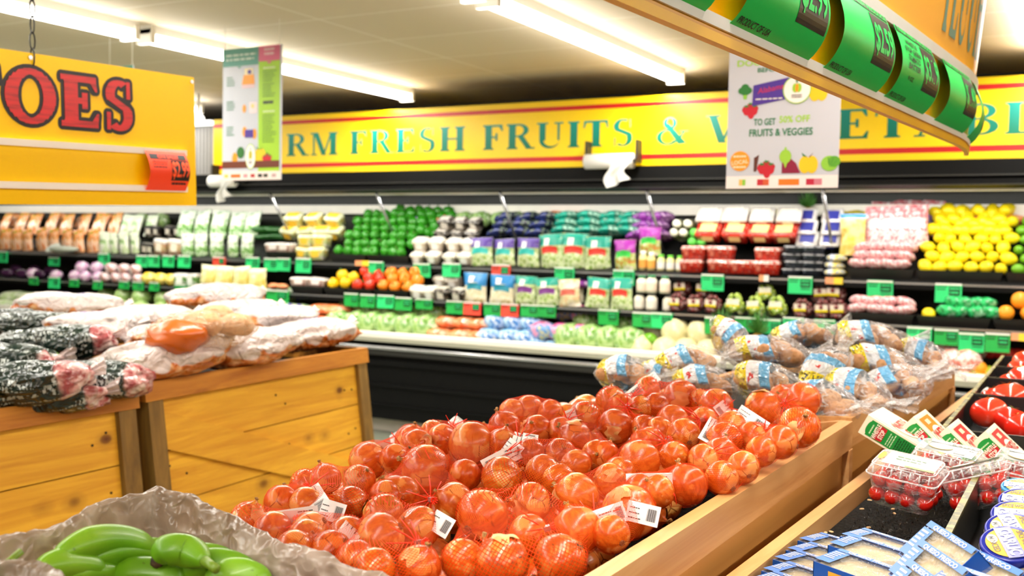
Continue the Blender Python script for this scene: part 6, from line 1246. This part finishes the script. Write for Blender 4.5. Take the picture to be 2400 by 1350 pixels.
def pineapple(t):
    m = MB(); m.ball((.06, .06, .09), PINE, 16, 12); part(m, 'fruit', t, True); rr = random.Random(2)
    m = MB()
    for k in range(30):
        a = k * 2.4; el = .25 + 1.15 * k / 30; d = Vector((math.cos(a) * math.cos(el), math.sin(a) * math.cos(el), math.sin(el))); L = .07 + .07 * k / 30; s_ = d.cross(Vector((0, 0, 1))).normalized() * .010; b = Vector((0, 0, .085))
        m.add([b - s_, b + s_, b + d * L * .6 + s_ * .7, b + d * L + Vector((0, 0, .02)), b + d * L * .6 - s_ * .7], [(0, 1, 2, 3, 4)], LEAF)
    part(m, 'crown', t)
lib('pin', 'pineapple', 'pineapple', pineapple); row('pin', [1893], UT, 'pineapple with leafy crown at the back rail beside a steel rod', None, .13, .95)
# middle shelf
lib('egg', 'eggplant', 'eggplant', lump((.09, .04, .04), gls('3a1a3a', .2), 0, .08)); lib('tur', 'turnip_bag', 'turnip bag', pillow(.13, .11, .10, speck('turnip_in_bag', ['b03aa8', 'f0e4ee', 'd890c8', 'f8f4f6'], 16, .2, .7), None, 9)); lib('gar', 'garlic_bag', 'garlic bag', pillow(.12, .11, .10, speck('garlic_in_bag', ['c88aa0', 'f2e8e4', 'a85a6a', 'd8c8a8'], 22, .2, .7), None, 10)); lib('ysq', 'yellow_squash_bag', 'squash bag', pillow(.15, .11, .11, speck('squash_bag', ['f0cc2a', 'f8e88a', 'd8b01a'], 12, .25), None, 11))
row('egg', [20, 55, 90, 130], MF, 'dark purple eggplant, # from the left on the middle shelf', 'eggplants', .045); row('egg', [40, 80, 120], MB2, 'dark eggplant in the shade behind, # from the left', 'eggplants behind', .06); row('tur', [75, 135], MF, 'purple turnip bag among the eggplants, # of two', 'turnip bags left'); row('tur', [175, 200, 226], MF, 'purple and white turnip bag, # from the left on the middle shelf', 'turnip bags'); row('tur', [185, 215], MF, 'purple turnip bag lying on top, # of two', 'turnip bags on top', .08, 1, 0, 0, 0, .2, .04)
row('gar', [248, 272, 296, 322], MF, 'mauve and white garlic bag, # from the left', 'garlic bags'); row('gar', [258, 285, 312], MF, 'garlic bag in the upper layer, # from the left', 'garlic bags on top', .08, 1, 0, 0, 0, .2, .03); row('ysq', [346, 374, 400], MF, 'bag of yellow squash, # from the left', 'yellow squash bags', .0, 1); lib('gpk', 'green_bean_pack', 'green vegetable pack', clam(.13, .11, .08, GRNB, CLR, paint('eef2ea', .3))); row('gpk', [428, 455], MF, 'green vegetable pack between yellow squash and corn, # of two', 'green vegetable packs')
lib('crn', 'sweet_corn_pack', 'corn pack', bag(.19, .185, .10, speck('corn_cob', ['f0e07a', 'f8f2b8', 'e0c850'], 16, .25, stretch=(1, 1, .25)), paint('f6f2d2', .3), None, None, 13, .8)); row('crn', [492, 528, 568, 608], MF, 'shrink wrapped pack of yellow sweet corn, # from the left', 'sweet corn packs', 0, 1, .12); row('onb', [640, 662], MF, 'orange snack bag right of the sweet corn, # of two', 'orange snack bags', .02, .5); row('snk', [705, 742], MF, 'mixed snack tray beside the yellow peppers, # of two', 'snack trays middle shelf', .055)
row('mus', [982, 1014], MF, 'mushroom pack on the middle shelf, # of two', 'mushroom packs middle', 0, 1.05, 0, .3); row('dmus', [1044, 1078], MF, 'brown mushroom pack on the middle shelf, # of two', 'brown mushroom packs middle', 0, 1.1, 0, .3); row('mus', [1035, 1070], MB2, 'mushroom pack at the back of the middle shelf, # of two', 'mushroom packs middle back', .06, 1, 0, .3)
row('sbl', [1118, 1176], MF, 'blue topped salad bag, # of two on the middle shelf', 'blue topped salad bags'); row('stp', [1230, 1284], MF, 'teal topped salad bag with purple label, # of two on the middle shelf', 'purple label salad bags'); row('spe', [1338], MF, 'peach coloured salad bag with pink top on the middle shelf', None); row('ste', [1398, 1458], MF, 'teal banded salad bag, # of two beside the white jars', 'teal banded salad bags', 0, .85)
row('sbl', [1195, 1345], MB2, 'blue salad bag in the back of the middle shelf, # of two', 'blue bags behind', .0, 1.0); row('lpu', [1355, 1375], MB2, 'pink violet bag behind the salad bags, # of two', 'violet bags behind', .10, .8)
for k in range(2): row('jar' if k == 0 else 'jarg', [1502, 1531, 1561], MF, f'white dressing jar, # from the left in the {("lower", "upper")[k]} layer', f'dressing jars {k}', .117 * k, 1, 0, 0, 0, .02)
def grapes(w_, h, mat, lab, seed):
    def fn(t):
        rr = random.Random(seed); m = MB()
        for k in range(34):
            a, z = rr.uniform(0, 6.28), rr.uniform(.12, .95); r = w_ * .40 * math.sin(math.pi * (z * .8 + .12)); m.ball(.017, mat, 8, 6, T(r * math.cos(a), r * math.sin(a) * .8, z * h))
        part(m, 'grape_bunch', t, True)
        m = MB(); m.grid(lambda u, v: ((u - .5) * w_ * .6, -w_ * .37 - .004 * math.cos(u * 6), h * (.52 + .26 * v)), 4, 2, lab); part(m, 'label', t); m = MB(); m.grid(lambda u, v: ((u - .5) * w_ * .6, -w_ * .372 - .004 * math.cos(u * 6), h * (.40 + .12 * v)), 4, 2, paint('e0c81e', .3)); part(m, 'yellow_label', t)
    return fn
lib('rgr', 'red_grape_bag', 'grape bag', grapes(.125, .12, GRP, paint('e8d8c8', .3), 14)); lib('ggr', 'green_grape_bag', 'grape bag', grapes(.13, .125, GGR, paint('f0ecd8', .3), 15))
row('rgr', [1590, 1630, 1672], MF, 'bag of dark red grapes, # from the left, left of the green grapes', 'red grape bags left'); row('ggr', [1722, 1775, 1828], MF, 'bag of green grapes, # from the left on the middle shelf', 'green grape bags'); row('rgr', [1880, 1928, 1970], MF, 'bag of dark red grapes, # from the left, right of the green grapes', 'red grape bags right'); row('rgr', [1605, 1650, 1925, 1960], MB2, 'bag of dark grapes in the shade behind, # from the left', 'red grape bags behind', .07); row('ggr', [1800], MB2, 'bag of green grapes in the shade behind the front ones', None, .06)
for k in range(2): row('radl', [2010 + 8 * k, 2045 + 6 * k, 2082 + 4 * k, 2118], MF, f'pinkish radish bag on the middle shelf, # from the left, {("lower", "upper")[k]} layer', f'radish bags middle {k}', .05 + .045 * k, 1, 0, -.2, 0, .5, .03 * k)
lib('gnb', 'green_net_bag', 'lime bag', pillow(.12, .10, .07, speck('green_net', ['12a04a', '3ac878', '0a7a34', 'a8e8c0'], 20, .25), None, 16))
for k in range(2): row('gnb', [2225 + 8 * k, 2258 + 4 * k, 2290, 2318 - 6 * k], MF, f'green netted bag on the middle shelf, # from the left, {("lower", "upper")[k]} layer', f'green netted bags {k}', .05 + .05 * k, 1, 0, -.2, 0, .5, .03 * k)
# lower deck
lib('cst', 'celery_stalk_bag', 'bag of celery', lump((.17, .05, .05), speck('celery_stalk', ['c8dca0', 'e8f0d8', 'a8c878', 'f4f8ec'], 16, .25, stretch=(.3, 1, 1)), 0, .1)); lib('cbl', 'celery_stalk_bag', 'bag of celery', pillow(.24, .09, .09, speck('celery_blue', ['3aa8d0', 'c8dca0', 'e8f0d8', '2a80c0'], 12, .25), None, 17)); lib('cpu', 'celery_stalk_bag', 'bag of celery', pillow(.24, .09, .09, speck('celery_purple', ['3a3aa0', 'd8e8c0', '8ab060', '4a4ac0'], 14, .25), None, 18))
row('cst', [10, 50, 90, 125], LF, 'pale celery bag, # from the left on the lower deck', 'pale celery bags', .06, 1, .5); row('cst', [20, 65, 108], LF, 'pale celery bag in the upper layer, # from the left', 'pale celery bags on top', .14, 1, .5, 0, 0, .2, .06); row('cbl', [155, 185, 208], LF, 'blue printed celery bag, # from the left', 'blue printed celery bags', .06, 1, .9)
row('cab', [240, 285, 330, 378, 425], LF, 'pale green cabbage, # from the left, front of the lower deck', 'cabbages front', .10); row('cab', [255, 300, 345, 392], LB2, 'pale green cabbage, # from the left, behind', 'cabbages behind', .15); row('cab', [270, 315, 365], LF, 'pale green cabbage lying on top, # from the left', 'cabbages on top', .20, .95, 0, 0, 0, .3, .09)
row('cab', [470, 515, 560, 600], LF, 'pale green cabbage mostly hidden by the white potato bags, # from the left', 'hidden cabbages', .10); row('cpu', [632, 655, 680, 700], LF, 'purple and green celery bag, # from the left', 'purple celery bags', .12, 1.2, .9); row('cpu', [640, 668, 692], LB2, 'purple celery bag behind, # from the left', 'purple celery bags behind', .19, 1.2, .9)
lib('cal', 'carrot_bag', 'bag of carrots', pillow(.22, .15, .075, speck('carrot_bag_lying', ['e8783a', 'f4a878', 'd8601e', 'f6d0b8'], 18, .2, .7, stretch=(.4, 1, 1)), None, 19)); row('cal', [735, 765, 790], LF, 'carrot bag on the lower deck left of the lettuce, # from the left', 'carrot bags lower left', .06, 1.2, .5); row('cal', [740, 775], LF, 'carrot bag in the upper layer left of the lettuce, # of two', 'carrot bags lower left top', .15, 1.2, .5, 0, 0, .2, .05)
row('let', [800, 838, 876, 916, 958, 998], LF, 'wrapped lettuce head, # from the left, front of the lower deck', 'wrapped lettuce front', .11, 1.35); row('let', [822, 862, 905, 950, 992, 1030], LB2, 'wrapped lettuce head, # from the left, behind', 'wrapped lettuce behind', .17, 1.3)
for k in range(2): row('cal', [1035 + 6 * k, 1082, 1125 - 4 * k], LF, f'orange carrot bag right of the lettuce, # from the left, {("lower", "upper")[k]} layer', f'carrot bags lower right {k}', .02 + .085 * k, 1.25, 0, -.15, 0, .2, .06 * k)
lib('lbl', 'frozen_blue_bag', 'vegetable bag', pillow(.19, .17, .10, speck('sky_bag', ['4aa8e0', 'c8e4f4', '2a7ac8', 'f4f8fa'], 14, .2, .6), None, 20)); lib('lpk', 'pink_bag', 'vegetable bag', pillow(.18, .16, .10, speck('pink_bag', ['d83a8a', 'f0a8c8', '3a8ad0', 'f0e08a'], 14, .2, .6), None, 21))
for k in range(2): row('lbl', [1150 + 4 * k, 1198, 1235], LF, f'sky blue vegetable bag, # from the left, {("lower", "upper")[k]} layer', f'sky blue bags {k}', .02 + .10 * k, 1.2, 0, -.2, 0, .2, .07 * k); row('lpk', [1272, 1318, 1362], (LF, LB2)[k], f'pink printed vegetable bag, # from the left, {("front", "back")[k]}', f'pink bags {k}', .08 + .08 * k, 1.2, 0, -.2)
row('lbl', [1265, 1300], LF, 'blue and yellow vegetable bag at the front lip, # of two', 'blue bags at the lip', .0, .9, 0, -.2, 0, .2, -.02); row('let', [1335, 1385, 1430, 1478], LF, 'wrapped romaine head, # from the left beside the melons', 'romaine heads', .11, 1.4); row('let', [1375, 1460], LB2, 'wrapped romaine head behind, # of two', 'romaine behind', .17, 1.25)
row('mel', [1505, 1560, 1612, 1665], LF, 'pale round melon, # from the left on the lower deck', 'melons front', .07, .95); row('mel', [1575, 1632], LF, 'pale round melon lying on top, # of two', 'melons on top', .19, 1.0, 0, 0, 0, .1, .08); row('mel', [1540, 1600, 1655, 1710], LB2, 'pale round melon behind, # from the left', 'melons behind', .12); row('lime', [1523], LF, 'green lime in front of the melons', None, .13, 1.4)
row('pin', [1690, 1775], LF, 'pineapple with leafy crown behind the clear potato bags, # of two', 'pineapples low', .12, 1.1)
APR, APG = gls('c8322a'), gls('a8b83a'); lib('apr', 'red_apple', 'apple', lump((.042, .042, .038), APR, 5, .03)); lib('apg', 'green_apple', 'apple', lump((.042, .042, .038), APG, 5, .03)); lib('rwb', 'apple_bag', 'apple bag', pillow(.15, .13, .12, speck('apple_bag_print', ['e0402a', 'f2e4dc', 'd86a5a', 'e8f0e0'], 16, .2, .7), None, 22))
row('rwb', [2222, 2255, 2290], LB2, 'red and white printed apple bag, # from the left', 'apple bags', .08, 1.05); row('rwb', [2235, 2270], LF, 'red and white printed apple bag in front, # of two', 'apple bags front', .07); row('orange', [2258, 2300], LF, 'orange on the lower deck at the right, # of two', 'oranges low', .09); row('apg', [2285, 2312, 2335], LF, 'yellow green apple, # from the left on the lower deck', 'green apples', .07, 1, 0, .5); row('apr', [2320, 2345, 2370, 2395], LB2, 'dark red apple in the shade, # from the left on the lower deck', 'red apples', .13); row('orange', [2275, 2300, 2325], LF, 'orange half hidden by the wooden table, # from the left', 'oranges at the lip', .03, 1, 0, 0, 0, .1, -.04)
for t in PROTO.values():
    for c in list(t.children): bpy.data.objects.remove(c)
    bpy.data.objects.remove(t)
# grey scoop pan resting on the upper shelf edge, far left
p = aty(150, 592, 6.44); m = MB(); m.ball((.17, .10, .035), paint('aab0a2', .35, .5, .05), 24, 10); tt = solo(m, 'scoop_pan', 'grey green oval scoop pan at the left of the upper shelf', 'pan', T(p[0], 6.44, 1.30), smooth=True)
m = MB(); m.ball((.075, .075, .01), paint('c2c8ba', .35), 18, 8, T(-.12, -.03, .012, 0, .6)); part(m, 'pan_end', tt, True)
